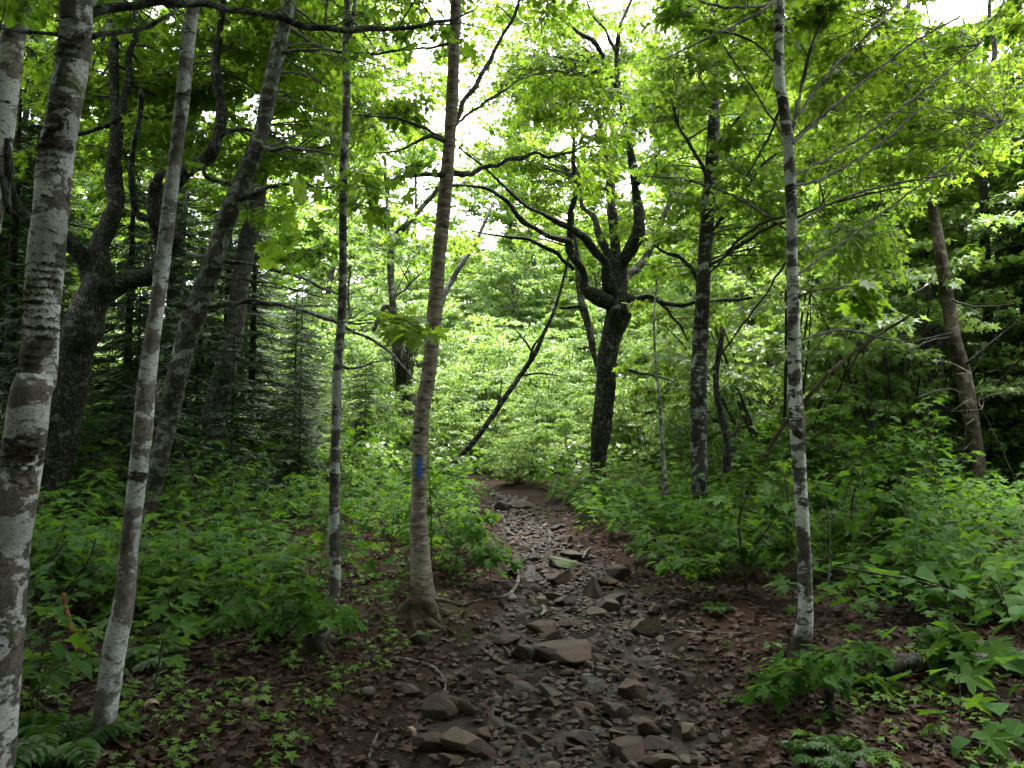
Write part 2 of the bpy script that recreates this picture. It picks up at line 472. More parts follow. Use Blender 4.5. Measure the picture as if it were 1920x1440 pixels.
M['grey_bark'] = bark('grey_furrowed_bark', (.13, .12, .115), (.03, .026, .022), (.24, .24, .23), .35, .22, .0, 1.4, 1.0, .8, bump=.9)
M['far_bark'] = bark('far_grey_bark', (.075, .068, .06), (.02, .017, .014), (.25, .25, .235), .38, .3, .0, 1.0, 1.2, .3)
M['dead_wood'] = bark('dead_wood', (.10, .075, .055), (.035, .023, .016), (.21, .18, .15), .3, .35, .0, 1.3, .7, .6)
M['rotten'] = bark('rotten_wood', (.10, .042, .016), (.03, .014, .008), (.22, .10, .035), .35, .35, .12, 1.6, .8, .8, bump=1.0)
M['log'] = bark('mossy_log_bark', (.07, .06, .05), (.02, .016, .012), (.17, .17, .15), .3, .35, .35, 1.4, 1.0, .5)
M['twig'] = bark('twig_bark', (.045, .036, .03), (.016, .012, .01), (.14, .13, .12), .25, .25, .0, 4, 1.0)
M['stick'] = bark('grey_stick', (.09, .075, .062), (.03, .024, .018), (.20, .185, .16), .45, .3, .0, 4, 1.0)
M['stem'] = bark('green_stem', (.06, .06, .03), (.03, .02, .012), (.12, .11, .07), .3, .2, .0, 6, 1.0)
def birch_mat():
    k = NT('yellow_birch_bark')
    f0 = k.noise(k.coord((1, 1, 4)), 12, 8, .72, .4)
    col = k.ramp(f0, [(.36, (.06, .046, .034)), (.47, (.15, .124, .096)), (.56, (.23, .20, .16)), (.66, (.36, .33, .275))])
    ln = k.noise(k.coord((1.5, 1.5, 9)), 7, 7, .7, .5)          # horizontal lenticels
    col = k.mix(k.ramp(ln, [(.56, 0.0), (.61, .85)]), col, (.035, .025, .018))
    ln2 = k.noise(k.coord((2.0, 2.0, 60)), 5, 3, .6, .1)
    col = k.mix(k.ramp(ln2, [(.57, 0.0), (.65, .4)]), col, (.05, .036, .026))
    pk = k.noise(k.coord((1, 1, 2.4)), 5, 8, .7, .6)             # dark scars
    col = k.mix(k.ramp(pk, [(.59, 0.0), (.62, .95)]), col, (.014, .011, .009))
    # pale grey patches of the lower bole
    lo = k.noise(k.coord((1, 1, 2)), 7, 6, .6)
    gz_ = k.new('ShaderNodeSeparateXYZ'); k.link(k.coord(), gz_.inputs[0])
    low = k.ramp(gz_.outputs[2], [(.0, 1.0), (.75, 0.0)])
    col = k.mix(k.math('MULTIPLY', k.ramp(lo, [(.48, 0.0), (.56, .7)]), low), col, (.27, .25, .21))
    foot = k.ramp(k.math('ADD', gz_.outputs[2], k.math('MULTIPLY', lo, .25)), [(.22, 1.0), (.42, 0.0)])
    col = k.mix(k.math('MULTIPLY', foot, k.ramp(pk, [(.44, 1.0), (.64, .6)])), col, (.03, .026, .012))
    k.link(col, k.b.inputs['Base Color'])
    k.b.inputs['Roughness'].default_value = .8
    k.b.inputs['Specular IOR Level'].default_value = .15
    k.bump(k.math('ADD', f0, ln), .8, .01)
    return k.m
M['birch'] = birch_mat()
def paint_mat():
    k = NT('blue_blaze_paint')
    f = k.noise(k.coord((1, 1, 4)), 60, 5, .7)
    col = k.ramp(f, [(.3, (.010, .055, .24)), (.66, (.02, .11, .44)), (.72, (.04, .04, .04))])
    k.link(col, k.b.inputs['Base Color']); k.b.inputs['Roughness'].default_value = .6
    k.bump(f, .5, .003)
    return k.m
M['paint'] = paint_mat()
def stone_mat(name, a, b, moss=0.0, wet=.55):
    k = NT(name)
    oi = k.new('ShaderNodeObjectInfo')
    co = k.coord((1, 1, 1))
    f = k.noise(co, 2.2, 8, .65, .4)
    g = k.noise(co, 26, 5, .7)
    col = k.mix(k.ramp(f, [(.32, 0.0), (.68, 1.0)]), a, b)
    col = k.mix(k.math('MULTIPLY', g, .6), col, tuple(c * .4 for c in a))
    var = k.ramp(oi.outputs['Random'], [(0.0, .6), (1.0, 1.35)])
    col = k.mix(1.0, col, var, 'MULTIPLY')
    if moss:
        sp = k.new('ShaderNodeNewGeometry'); sx = k.new('ShaderNodeSeparateXYZ'); k.link(sp.outputs['Normal'], sx.inputs[0])
        mk = k.math('MULTIPLY', k.ramp(k.noise(co, 1.9, 6, .6), [(.58 - moss * .3, 0.0), (.66 - moss * .3, 1.0)]), k.ramp(sx.outputs[2], [(.2, 0.0), (.5, 1.0)]))
        col = k.mix(mk, col, k.mix(g, (.018, .03, .005), (.05, .075, .01)))
    k.link(col, k.b.inputs['Base Color'])
    k.link(k.ramp(f, [(.35, wet), (.65, min(1, wet + .3))]), k.b.inputs['Roughness'])
    k.b.inputs['Specular IOR Level'].default_value = .4
    k.bump(k.math('ADD', f, k.math('MULTIPLY', g, .5)), .6, .05)
    return k.m
M['stone_brown'] = stone_mat('brown_stone', (.028, .0135, .0065), (.072, .037, .019))
M['stone_grey'] = stone_mat('grey_stone', (.026, .019, .013), (.066, .051, .036))
M['stone_dark'] = stone_mat('dark_stone', (.011, .0065, .004), (.030, .019, .012), wet=.35)
M['stone_tan'] = stone_mat('tan_stone', (.056, .038, .023), (.115, .084, .054))
M['stone_moss'] = stone_mat('mossy_stone', (.03, .025, .018), (.06, .048, .034), .8)
def ground_mat():
    k = NT('forest_floor')
    co = k.coord()
    pth = k.attr('path')
    n1 = k.noise(co, 1.1, 6, .6); n2 = k.noise(co, 9, 8, .7); n3 = k.noise(co, 45, 6, .7)
    soil = k.ramp(n2, [(.3, (.008, .0045, .003)), (.55, (.02, .010, .006)), (.75, (.042, .021, .012))])
    soil = k.mix(k.ramp(n3, [(.45, 0.0), (.7, .6)]), soil, (.05, .024, .013))
    ms = k.math('MULTIPLY', k.ramp(n1, [(.56, 0.0), (.64, 1.0)]), k.ramp(n2, [(.38, 0.0), (.5, .85)]))
    soil = k.mix(ms, soil, k.mix(n3, (.010, .014, .002), (.03, .042, .006)))
    mud = k.ramp(n2, [(.3, (.0025, .0014, .0008)), (.55, (.006, .003, .0016)), (.75, (.015, .0078, .0042))])
    mud = k.mix(k.ramp(n3, [(.5, 0.0), (.72, .6)]), mud, (.022, .013, .0075))
    k.link(k.mix(pth, soil, mud), k.b.inputs['Base Color'])
    wet = k.math('MULTIPLY', k.attr('wet'), k.ramp(k.noise(co, 3.2, 5, .6), [(.44, 0.0), (.56, 1.0)]))
    k.link(k.ramp(wet, [(0.0, .9), (1.0, .16)]), k.b.inputs['Roughness'])
    k.link(k.ramp(wet, [(0.0, .12), (1.0, .5)]), k.b.inputs['Specular IOR Level'])
    h = k.math('ADD', k.math('MULTIPLY', n2, 1.5), n3)
    k.bump(k.math('MULTIPLY', h, k.ramp(wet, [(0.0, 1.0), (1.0, .25)])), .8, .02)
    return k.m
M['ground'] = ground_mat()

# ------------------------------------------------------------------ ground
def warp(u, a, b, k): return a * np.sinh(k * u) / math.sinh(k) + b
gx = warp(np.linspace(-1, 1, 430), 260, 0.2, 6.5)
gy = warp(np.linspace(-1, 1, 520), 300, 5.8, 6.8)
X, Yg = np.meshgrid(gx, gy)
Z = ground(X, Yg)
d = path_d(X, Yg)
nx, ny = len(gx), len(gy)
mb = MB()
ii = (np.arange(ny - 1)[:, None] * nx + np.arange(nx - 1)[None]).ravel()
mb.add(np.stack([X, Yg, Z], -1).reshape(-1, 3), [np.stack([ii, ii + 1, ii + nx + 1, ii + nx], -1)])
go = mb.build('ground', M['ground'])
tag(go, 'dark forest floor of soil and leaf litter crossed by a muddy stony path', kind='structure')
wob = sn(np.stack([X, Yg, 0 * X], -1).reshape(-1, 3), 2.2, 5) * .16
pa = go.data.attributes.new('path', 'FLOAT', 'POINT')
pa.data.foreach_set('value', (1 - sstep((d.ravel() + .15 + wob) / .4)).astype(np.float32))
wa = go.data.attributes.new('wet', 'FLOAT', 'POINT')
wetv = (1 - sstep((d.ravel() + .2) / .25)) * (0.4 + .6 * sstep((Yg.ravel() - 7.5) / 2.0))
wa.data.foreach_set('value', wetv.astype(np.float32))

# ------------------------------------------------------------------ hero trees, measured from the photograph
LANDMARK = {}      # phrase -> ground position
def to3(pts, Y0, dY=0.0, ph=0.0, wob=0.0):
    """pixel rows (x, y, width) -> rows (x,y,z,radius); the depth drifts by dY towards the end"""
    out = []
    n = len(pts)
    for i, (px, py, w) in enumerate(pts):
        t = i / max(1, n - 1)
        Y = Y0 + dY * t + wob * math.sin(ph + 3.1 * i)
        p = P(px, py, Y)
        out.append([*p, max(.0015, w * Y / F / 2)])
    return np.array(out)
class Tree:
    def __init__(s, name, label, cat, trunk, mat, Y=None, ext=0.0, wob=.05, dY=0.0, group=None, mark=None, rough=.07, sides=18, flare=1.35, step=.06, broken=False):
        bx, by, bw = trunk[0]
        s.Y = Y or hitY(bx, by)
        t = to3(trunk, s.Y, dY, rng.uniform(0, 6), wob)
        g = gz(t[0, 0], t[0, 1])
        # root the bole: one flared row at the ground and one below it
        foot = t[0].copy()
        if foot[2] - g > .02:
            foot[2] = g; foot[3] = t[0, 3] * flare
            t = np.vstack([foot, t])
        low = t[0].copy(); low[2] = g - .15; low[3] = t[0, 3] * 1.15
        t = np.vstack([low, t])
        s.top = None
        if ext > 0:
            dirn = unit(t[-1, :3] - t[-3, :3]); dirn = unit(dirn + np.array([0, 0, .7]))
            for k in range(1, 5):
                q = t[-1].copy(); q[:3] += dirn * ext / 4 + rng.normal(0, .04 * ext, 3) * [1, 1, 0]; q[3] = t[-1, 3] * .76
                t = np.vstack([t, q])
        s.base = np.array([t[1, 0], t[1, 1], g])
        s.root = empty(name, s.base, label, cat, group)
        s.mat = mat; s.skel = []
        m = MB(); sk = tube(m, t, sides, step, rough, 7 if bw > 20 else 14, seed=random.randint(0, 7), broken=broken)
        if flare > 1.05 and g > -5 and t[1, 3] > .02:
            r0 = t[1, 3] / flare; n = 5
            for k in range(n):
                a = 6.283 * k / n + rng.uniform(-.4, .4); ln = r0 * rng.uniform(1.8, 4.0) + .04
                rows = []
                for q in (0, .3, .6, 1.0):
                    x = t[1, 0] + (r0 * .5 + ln * q) * math.cos(a + .5 * q); y = t[1, 1] + (r0 * .5 + ln * q) * math.sin(a + .5 * q)
                    rows.append([x, y, gz(x, y) + r0 * 1.3 * (1 - q) ** 2.2 - .008 - .02 * q, r0 * (.62 * (1 - q) ** 1.3 + .12)])
                tube(m, np.array(rows), 9, .03, .2, 14, seed=k)
        s.trunk = m.build('trunk', mat, s.root, s.base)
        s.tr = sk; s.skel.append(sk[sk[:, 2] > g + 1.0])
        s.crown = MB()
        if mark: LANDMARK[mark] = s.base
    def limb(s, pts, dY=0.0, mat=None, name='limb', off=0.0, step=.045, sides=12, rough=.17, broken=False):
        m = MB(); t = to3(pts, s.Y + off, dY, rng.uniform(0, 6), .03)
        if s.mat == M['dark_bark']: t[:, 3] *= np.linspace(1.0, .8, len(t))
        sk = tube(m, t, sides, step, rough, 12, seed=random.randint(0, 7), broken=broken, kink=.8)
        L = np.linalg.norm(np.diff(sk[:, :3], axis=0), axis=1).sum(); n = int(L / .16)
        if n > 1 and name == 'limb':            # short bare twigs along the limb
            i = rng.integers(len(sk) // 5, len(sk), n); c = sk[i, :3]
            t = unit(np.gradient(sk[:, :3], axis=0))[i]
            d = unit(unit(rng.normal(size=(n, 3))) + .7 * t + [0, 0, .25])
            ln = rng.uniform(.08, .55, n)[:, None] * min(1.0, .5 + L / 3)
            k1 = c + d * ln * .4 + rng.normal(0, .05, (n, 3)) * ln; k2 = c + d * ln * .75 + rng.normal(0, .10, (n, 3)) * ln; k3 = c + d * ln + rng.normal(0, .14, (n, 3)) * ln
            twigs(m, np.stack([c, k1, k2, k3], 1), np.minimum(sk[i, 3] * .5, .0045), .001, 0)
        m.build(name, mat or s.mat, s.root, s.base); s.skel.append(sk)
        return sk
    def zone(s, x0, y0, x1, y1, Y0, Y1, nb, ns, leaf=None, lsize=.095, slen=.75, src=None, r=.011, lift=.08, **kw):
        """leafy branches reaching into a part of the crown"""
        sk = np.vstack(s.skel if src is None else [s.skel[i] for i in src])
        for _ in range(nb):
            Y = rng.uniform(Y0, Y1)
            p = P(rng.uniform(x0, x1), rng.uniform(y0, y1), Y)
            dv = sk[:, :3] - p; L = np.linalg.norm(dv, axis=1)
            cost = L + 1.2 * np.maximum(sk[:, 2] - (p[2] - .15 * L), 0)
            a = sk[np.argmin(cost + rng.uniform(0, .5, len(sk)))]
            lf = leaf or (L_HI if Y < 6.5 else L_MID if Y < 13 else L_LO)
            bl = np.linalg.norm(a[:3] - p)
            leafy_branch(s.crown, a[:3], p, min(max(a[3] * .6, .003), r * (0.5 + .35 * bl)), ns, lf, lsize, slen, lift, **kw)
    def topcrown(s, nb, ns, R, leaf=L_LO, lsize=.12, slen=.9, frac=.6, **kw):
        """the part of the crown above the picture"""
        zt = P(960, -40, s.Y + R * .75)[2]
        al = np.vstack(s.skel); low = al[:, 2].max() < zt + .3
        sk = al[al[:, 2] > min(zt, al[:, 2].max() - .35)]
        for _ in range(nb):
            a = sk[rng.integers(0, len(sk))]
            th = rng.uniform(0, 6.28); rr = R * math.sqrt(rng.uniform(.1, 1))
            p = a[:3] + np.array([rr * math.cos(th), rr * math.sin(th), (rng.uniform(.45, 1.0) if low else rng.uniform(.1, .6)) * R])
            leafy_branch(s.crown, a[:3], p, .012 + .004 * rr, ns, leaf, lsize, slen, .1, **kw)
    def finish(s, mat='maple'):
        if s.crown.n: s.crown.build('crown', [M[mat], M['twig']], s.root, s.base)
        return s

# --- mottled tree at the left edge
T = Tree('mottled_tree', 'stout white and brown mottled tree with moss patches filling the left edge', 'tree',
    [(-30, 1500, 84), (-22, 1440, 82), (0, 1200, 78), (12, 1040, 76), (30, 940, 74), (44, 840, 72), (58, 740, 66), (71, 700, 66), (78, 600, 62), (84, 500, 66), (95, 400, 61), (105, 300, 64), (121, 200, 58), (139, 100, 60), (143, 0, 57), (150, -120, 54)],
    M['mottled'], ext=6, mark='mossy mottled tree', wob=.02, rough=.06, sides=28, step=.03)
T.limb([(150, 40, 20), (180, 20, 17), (250, 11, 15), (330, 5, 15), (400, 7, 15), (460, 19, 14), (540, 38, 14), (610, 57, 12), (700, 53, 10), (790, 46, 8), (850, 36, 6), (886, 20, 4)], dY=.5, mat=M['lichen_bark'])
T.limb([(150, 72, 12), (190, 66, 10), (250, 58, 9), (300, 38, 8), (335, 12, 6), (350, -30, 4)], dY=.3, mat=M['lichen_bark'])
T.limb([(155, 70, 8), (120, 66, 7), (60, 60, 6), (0, 52, 4)], dY=-.1, mat=M['lichen_bark'])
T.zone(-20, -80, 110, 30, 2.9, 4.0, 2, 3, lsize=.085, slen=.5, src=[0, 1, 2, 3], tmid=.3, thin=.3)
T.zone(560, -110, 700, -10, 3.4, 4.2, 2, 2, lsize=.09, slen=.5, src=[1], thin=.3)
for px, py, n, hh, mt in ((108, 515, 260, .05, 'moss_tuft'), (92, 622, 200, .04, 'moss_tuft'), (112, 285, 260, .05, 'dark_moss'), (52, 842, 260, .05, 'dark_moss'), (150, 95, 220, .06, 'dark_moss'), (18, 1190, 200, .06, 'dark_moss'), (70, 690, 160, .03, 'dark_moss'), (60, 570, 140, .03, 'dark_moss')):
    z0 = P(px, py, T.Y)[2]; zz = z0 + rng.normal(0, hh, n); i = np.array([np.argmin(np.abs(T.tr[:, 2] - q)) for q in zz])
    an = rng.normal(-1.0 if py in (515, 622, 842) else -1.57, .55, n); c, r = T.tr[i, :3], T.tr[i, 3]
    dn = np.stack([np.cos(an), np.sin(an), 0 * an], -1)
    m = MB(); leaves(m, L_NARROW, c + dn * (r * .98)[:, None], dn + rng.normal(0, .7, (n, 3)), np.array([0, 0, 1.0]) + rng.normal(0, .5, (n, 3)), rng.uniform(.008, .02, n))
    m.build('moss', M[mt], T.root, T.base)['kind'] = 'stuff'
T.topcrown(46, 6, 3.0)
T.finish()
# --- pale tree cut by the left edge
T = Tree('pale_tree', 'pale grey blotched tree leaning out past the upper left edge behind the mottled tree', 'tree',
    [(-260, 1420, 60), (-200, 1150, 52), (-130, 850, 50), (-70, 600, 48), (-30, 450, 46), (-8, 310, 46), (8, 200, 44), (20, 100, 42), (32, 40, 42), (44, -10, 40), (60, -100, 38)],
    M['mottled_grey'], Y=4.2, ext=6, wob=.02, step=.04)
T.limb([(5, 330, 14), (18, 400, 8), (10, 260, 12)], mat=M['dark_bark'])
T.topcrown(34, 6, 2.8); T.finish()
# --- dark forked maple behind them
T = Tree('forked_maple', 'dark old maple forking into four crooked limbs between the two mottled left trunks', 'tree',
    [(88, 985, 66), (95, 950, 58), (108, 860, 58), (120, 760, 60), (135, 680, 64), (155, 610, 68), (175, 560, 66), (192, 522, 62)],
    M['dark_bark'], Y=8.6, mark='dark forked maple', rough=.19, sides=32, step=.04, flare=1.15)
T.limb([(188, 540, 44), (172, 500, 36), (150, 462, 32), (122, 440, 28), (85, 420, 26), (50, 405, 26), (22, 375, 25), (14, 330, 22), (18, 270, 20), (10, 180, 16), (0, 80, 12)], dY=-.6)
T.limb([(194, 535, 48), (198, 490, 40), (201, 440, 36), (205, 400, 34), (212, 340, 32), (222, 275, 27), (219, 190, 24), (214, 100, 20), (208, 30, 17), (205, -60, 14)], dY=.5)
T.limb([(222, 225, 14), (236, 170, 15), (246, 90, 13), (258, 0, 10), (262, -60, 8)], dY=.4, off=.25)
T.limb([(190, 545, 46), (220, 525, 38), (255, 515, 36), (283, 503, 34), (289, 470, 33), (284, 420, 32), (287, 370, 30), (296, 338, 27), (299, 330, 22)], dY=-.3, broken=True)
T.limb([(292, 402, 15), (270, 410, 15), (250, 399, 14), (246, 370, 12), (249, 310, 11), (257, 250, 11), (264, 205, 10), (270, 182, 12), (266, 172, 8)], dY=-.4, off=-.2, broken=True, name='broken_branch')
T.limb([(290, 400, 22), (315, 360, 26), (340, 328, 26), (372, 300, 25), (397, 268, 24), (406, 225, 23), (410, 160, 21), (412, 90, 18), (416, 10, 15), (422, -60, 12)], dY=.3)
T.limb([(404, 262, 8), (418, 252, 9), (432, 245, 8), (465, 244, 7), (500, 250, 6), (528, 264, 4)], off=.1, dY=.3)
T.limb([(310, 470, 24), (328, 452, 30), (334, 440, 18)], off=-.35, name='burl', rough=.2)
T.limb([(60, 235, 4), (95, 243, 7), (150, 250, 8), (200, 235, 10), (215, 230, 12)], off=.2)
T.zone(0, -40, 560, 320, 9, 13.5, 60, 5, lsize=.095, slen=.75, src=[2, 3, 6, 7, 1], tmid=.45)
T.zone(330, 20, 620, 240, 8.8, 12, 16, 5, lsize=.095, slen=.75, src=[6, 7], tmid=.55)
T.topcrown(26, 6, 2.6); T.finish()
# --- mottled slender tree, left foreground
T = Tree('mottled_young_tree', 'slim grey and white mottled tree leaning right beside the dark forked maple', 'tree',
    [(193, 1395, 48), (198, 1340, 40), (206, 1280, 39), (216, 1210, 40), (234, 1120, 35), (243, 1020, 32), (255, 920, 33), (267, 820, 34), (275, 720, 33), (291, 600, 27), (304, 500, 28), (316, 400, 27), (328, 300, 25), (341, 200, 26), (350, 100, 27), (361, 10, 24), (376, -110, 22)],
    M['mottled_grey'], ext=6, mark='slim mottled tree', wob=.015, rough=.05, sides=24, step=.03, flare=1.3)
T.topcrown(44, 6, 2.8); T.finish()
# --- grey leaning tree
T = Tree('leaning_maple', 'grey lichened tree leaning right with long bare side branches', 'tree',
    [(262, 1020, 34), (272, 985, 29), (285, 930, 29), (300, 860, 33), (315, 790, 35), (330, 720, 38), (346, 650, 39), (360, 600, 42), (376, 560, 41), (398, 500, 37), (415, 440, 35), (432, 390, 35), (455, 340, 32), (475, 290, 31), (492, 240, 29), (507, 160, 29), (522, 90, 30), (538, 20, 26), (552, -50, 24)],
    M['lichen_bark'], ext=6, mark='leaning grey tree', rough=.08)
T.limb([(487, 275, 9), (510, 279, 8), (545, 277, 7), (600, 284, 5), (632, 291, 4)], dY=-.5)
T.limb([(455, 348, 12), (430, 342, 10), (405, 341, 9), (386, 334, 9), (382, 322, 7), (384, 308, 4)], dY=-.3)
T.limb([(440, 375, 14), (470, 366, 11), (505, 355, 9), (560, 345, 7), (600, 352, 5), (640, 346, 3)], dY=-.6)
T.limb([(415, 490, 8), (450, 494, 7), (500, 503, 6), (560, 520, 5), (610, 543, 4), (650, 560, 3)], dY=-.4)
T.limb([(395, 522, 6), (430, 523, 4), (500, 530, 4), (570, 548, 3), (610, 560, 2)], dY=.5)
T.limb([(385, 578, 14), (405, 571, 10), (440, 567, 9), (500, 570, 8), (560, 580, 7), (620, 600, 7), (670, 622, 6), (720, 652, 5), (750, 680, 5), (778, 716, 3)], dY=-.9)
T.limb([(440, 566, 5), (520, 573, 4), (615, 575, 2)], off=-.2)
T.limb([(525, 100, 8), (555, 95, 7), (600, 92, 6), (650, 97, 5), (720, 100, 4), (770, 85, 3), (795, 65, 2)], dY=-.5)
T.limb([(350, 590, 9), (345, 565, 5), (341, 545, 4)], off=-.1)
T.zone(500, 110, 830, 300, 8.9, 12.5, 13, 4, lsize=.085, slen=.7, tmid=.55, thin=.2)
T.zone(440, 240, 660, 440, 8.8, 11.5, 12, 3, lsize=.085, slen=.6, tmid=.4, src=[1, 3], thin=.2)
T.zone(380, -30, 620, 110, 8.8, 12, 12, 5, lsize=.09, slen=.7, tmid=.5)
T.topcrown(44, 6, 3.2); T.finish()
# --- grey furrowed trunk behind it
T = Tree('furrowed_tree', 'thick grey furrowed trunk with a broken stub behind the leaning grey tree', 'tree',
    [(378, 940, 56), (385, 900, 48), (395, 830, 43), (406, 760, 41), (424, 690, 38), (438, 640, 35), (447, 560, 33), (456, 500, 33), (470, 430, 33), (484, 370, 29), (490, 310, 26), (497, 220, 22), (505, 120, 20), (515, 0, 18)],
    M['grey_bark'], Y=11, ext=6, mark='furrowed grey trunk', rough=.08)
T.limb([(488, 330, 14), (505, 318, 12), (526, 306, 9)], off=-.1, broken=True)
T.limb([(492, 305, 8), (505, 300, 5), (513, 290, 3)], off=-.1)
T.zone(380, -40, 700, 330, 11, 15, 34, 5, lsize=.09, slen=.8, tmid=.5)
T.zone(600, -40, 890, 230, 10, 15, 18, 5, lsize=.085, slen=.8, tmid=.6, thin=.15)
T.topcrown(40, 6, 3.0); T.finish('canopy')
# --- slender tree left of the birch
T = Tree('slender_tree', 'thin lichen-flecked tree with a crooked foot just left of the blue-marked birch', 'tree',
    [(590, 1222, 44), (598, 1203, 34), (610, 1175, 26), (622, 1140, 23), (628, 1080, 21), (627, 1000, 20), (627, 900, 19), (630, 800, 18), (632, 700, 18), (640, 600, 16), (643, 500, 15), (643, 400, 15), (645, 300, 16), (650, 180, 14), (648, 100, 14), (651, 0, 13), (652, -100, 12)],
    M['slender'], ext=5, mark='slender flecked tree', wob=.02, rough=.07, sides=16, step=.03)
T.limb([(648, 110, 8), (658, 60, 9), (668, 10, 8), (676, -60, 6)])
T.limb([(640, 600, 6), (662, 606, 5), (700, 605, 3)], dY=-.3)
T.limb([(632, 680, 6), (660, 692, 5), (700, 680, 3), (730, 672, 2)], dY=.4)
T.zone(665, 592, 735, 612, 4.3, 4.6, 2, 1, lsize=.095, slen=.36, src=[2], tmid=.8, r=.004, start=.7, thin=.4)
for b in ((545, 300, 640, 400, 2), (575, 420, 690, 475, 2), (640, 340, 735, 400, 2), (640, 20, 820, 240, 3)):
    T.zone(b[0], b[1], b[2], b[3], 4.3, 5.4, b[4], 2, lsize=.10, slen=.5, src=[0, 1], tmid=.25, r=.004, thin=.72, droop=.5)
T.topcrown(40, 6, 2.6); T.finish()
# --- yellow birch with the blue blaze
BT = [(786, 1160, 84), (789, 1140, 64), (792, 1112, 53), (790, 1085, 44), (788, 1040, 37), (785, 970, 32), (787, 870, 29), (792, 770, 29), (804, 700, 28), (814, 600, 28), (821, 500, 27), (831, 400, 27), (840, 300, 25), (847, 200, 24), (851, 100, 22), (856, -20, 22), (860, -120, 20)]
T = Tree('yellow_birch', 'bronze peeling birch with a blue paint mark beside the stony path', 'tree', BT, M['birch'], ext=6, mark='blue-marked birch', wob=0, flare=1.0, rough=.09, sides=32, step=.025)
birch = T
T.limb([(852, 232, 9), (866, 208, 10), (885, 172, 9), (908, 130, 8), (932, 88, 7), (955, 45, 6), (978, -5, 5)], dY=.6, mat=M['twig'])
T.limb([(852, 238, 6), (880, 212, 6), (930, 180, 5), (970, 150, 4), (1003, 128, 2)], dY=.9, mat=M['twig'])
T.limb([(842, 322, 12), (870, 326, 12), (882, 322, 11), (920, 316, 8), (960, 300, 8), (1003, 286, 7), (1033, 293, 7), (1075, 284, 6), (1105, 264, 5), (1130, 230, 4), (1142, 195, 2)], dY=1.2, mat=M['dark_bark'])
T.limb([(838, 330, 12), (815, 327, 10), (780, 325, 8), (745, 336, 7), (725, 341, 5), (690, 352, 3)], dY=-.4, mat=M['dark_bark'])
T.limb([(838, 268, 6), (808, 258, 6), (770, 273, 5), (735, 284, 4), (700, 288, 2)], dY=-.5, mat=M['twig'])
T.limb([(838, 264, 6), (790, 238, 5), (740, 222, 4), (660, 215, 2)], dY=.3, mat=M['twig'])
T.limb([(845, 80, 7), (810, 88, 5), (740, 95, 4), (680, 105, 3)], dY=.3, mat=M['twig'])
m = MB()
tube(m, to3([(800, 1130, 20), (822, 1124, 9), (848, 1130, 6), (868, 1136, 5), (885, 1130, 5), (906, 1123, 3)], T.Y - .02), 8, .03, .15)
tube(m, to3([(776, 1128, 30), (763, 1146, 20), (752, 1160, 13), (744, 1172, 7)], T.Y - .04, -.1), 8, .03, .15)
tube(m, to3([(798, 1130, 34), (812, 1150, 24), (824, 1166, 10)], T.Y - .05, -.08), 8, .03, .15)
for a, ln in ((2.2, .3), (3.4, .34), (4.3, .22), (5.2, .3), (.5, .36), (1.3, .3)):
    rows = []
    for q in (0, .25, .5, .75, 1.0):
        x = T.base[0] + (.05 + ln * q) * math.cos(a + .5 * q); y = T.base[1] + (.05 + ln * q) * math.sin(a + .5 * q)
        rows.append([x, y, gz(x, y) + .075 * (1 - q) ** 2 - .012, .05 * (1 - q) ** 1.4 + .012])
    tube(m, np.array(rows), 10, .02, .2, 14, seed=int(a))
m.build('root', M['birch'], T.root, T.base)
# peeling curls of bark along both edges of the bole
m = MB()
for _ in range(85):
    i = rng.integers(int(len(T.tr) * .12), int(len(T.tr) * .7)); c, r = T.tr[i, :3], T.tr[i, 3]
    th = rng.uniform(0, 6.28); a0 = th; w = rng.uniform(.004, .02); ln = rng.uniform(.5, 1.1)
    q = np.linspace(0, 1, 6); off = r * (1.02 + .35 * q ** 2 * rng.uniform(.3, 1.6)); an = a0 + ln * q
    lo = np.column_stack([c[0] + off * np.cos(an), c[1] + off * np.sin(an), np.full(6, c[2]) + rng.normal(0, .002, 6)])
    hi = lo + np.column_stack([np.zeros(6), np.zeros(6), w * (1 - .6 * q)])
    k = np.arange(5)
    m.add(np.vstack([lo, hi]), [np.stack([k, k + 1, k + 7, k + 6], -1)])
m.build('peeling_bark', M['birch'], T.root, T.base)['kind'] = 'stuff'
# blue blaze painted on the side facing the walker: a thin sheet of paint wrapped on the bark
m = MB()
zc = P(787, 876, T.Y)[2]; hz = .073
nu, nv = 9, 22
us, vs = np.linspace(-1, 1, nu), np.linspace(-1, 1, nv)
rows = []
for v in vs:
    z = zc + v * hz
    i = np.argmin(np.abs(T.tr[:, 2] - z)); c, r = T.tr[i, :3], T.tr[i, 3]
    wdt = .0165 * (1 - .12 * abs(v)) + .003 * math.sin(9 * v) + (.008 if v < -.84 else 0)
    for u in us:
        a = -math.pi / 2 + math.asin(np.clip((u * wdt + .004 + (.002 * math.sin(21 * v + 2 * u))) / r, -.9, .9))
        rows.append([c[0] + (r * 1.075 + .001) * math.cos(a), c[1] + (r * 1.075 + .001) * math.sin(a), z + .002 * math.sin(13 * u + 4 * v)])
ii = (np.arange(nv - 1)[:, None] * nu + np.arange(nu - 1)[None]).ravel()
m.add(np.array(rows), [np.stack([ii, ii + 1, ii + nu + 1, ii + nu], -1)])
bz = m.build('painted_blaze', M['paint'], T.root, T.base); bz['label'] = 'upright blue paint mark on the birch bark'
T.zone(690, 190, 830, 340, 6.0, 7.4, 3, 3, lsize=.085, slen=.5, leaf=L_OV, templ=TEMPL_OV, src=[4, 5, 6], thin=.25)
T.zone(880, -30, 1120, 180, 6.2, 8, 8, 4, lsize=.07, slen=.6, leaf=L_OV, templ=TEMPL_OV, src=[1, 2, 3], thin=.2)
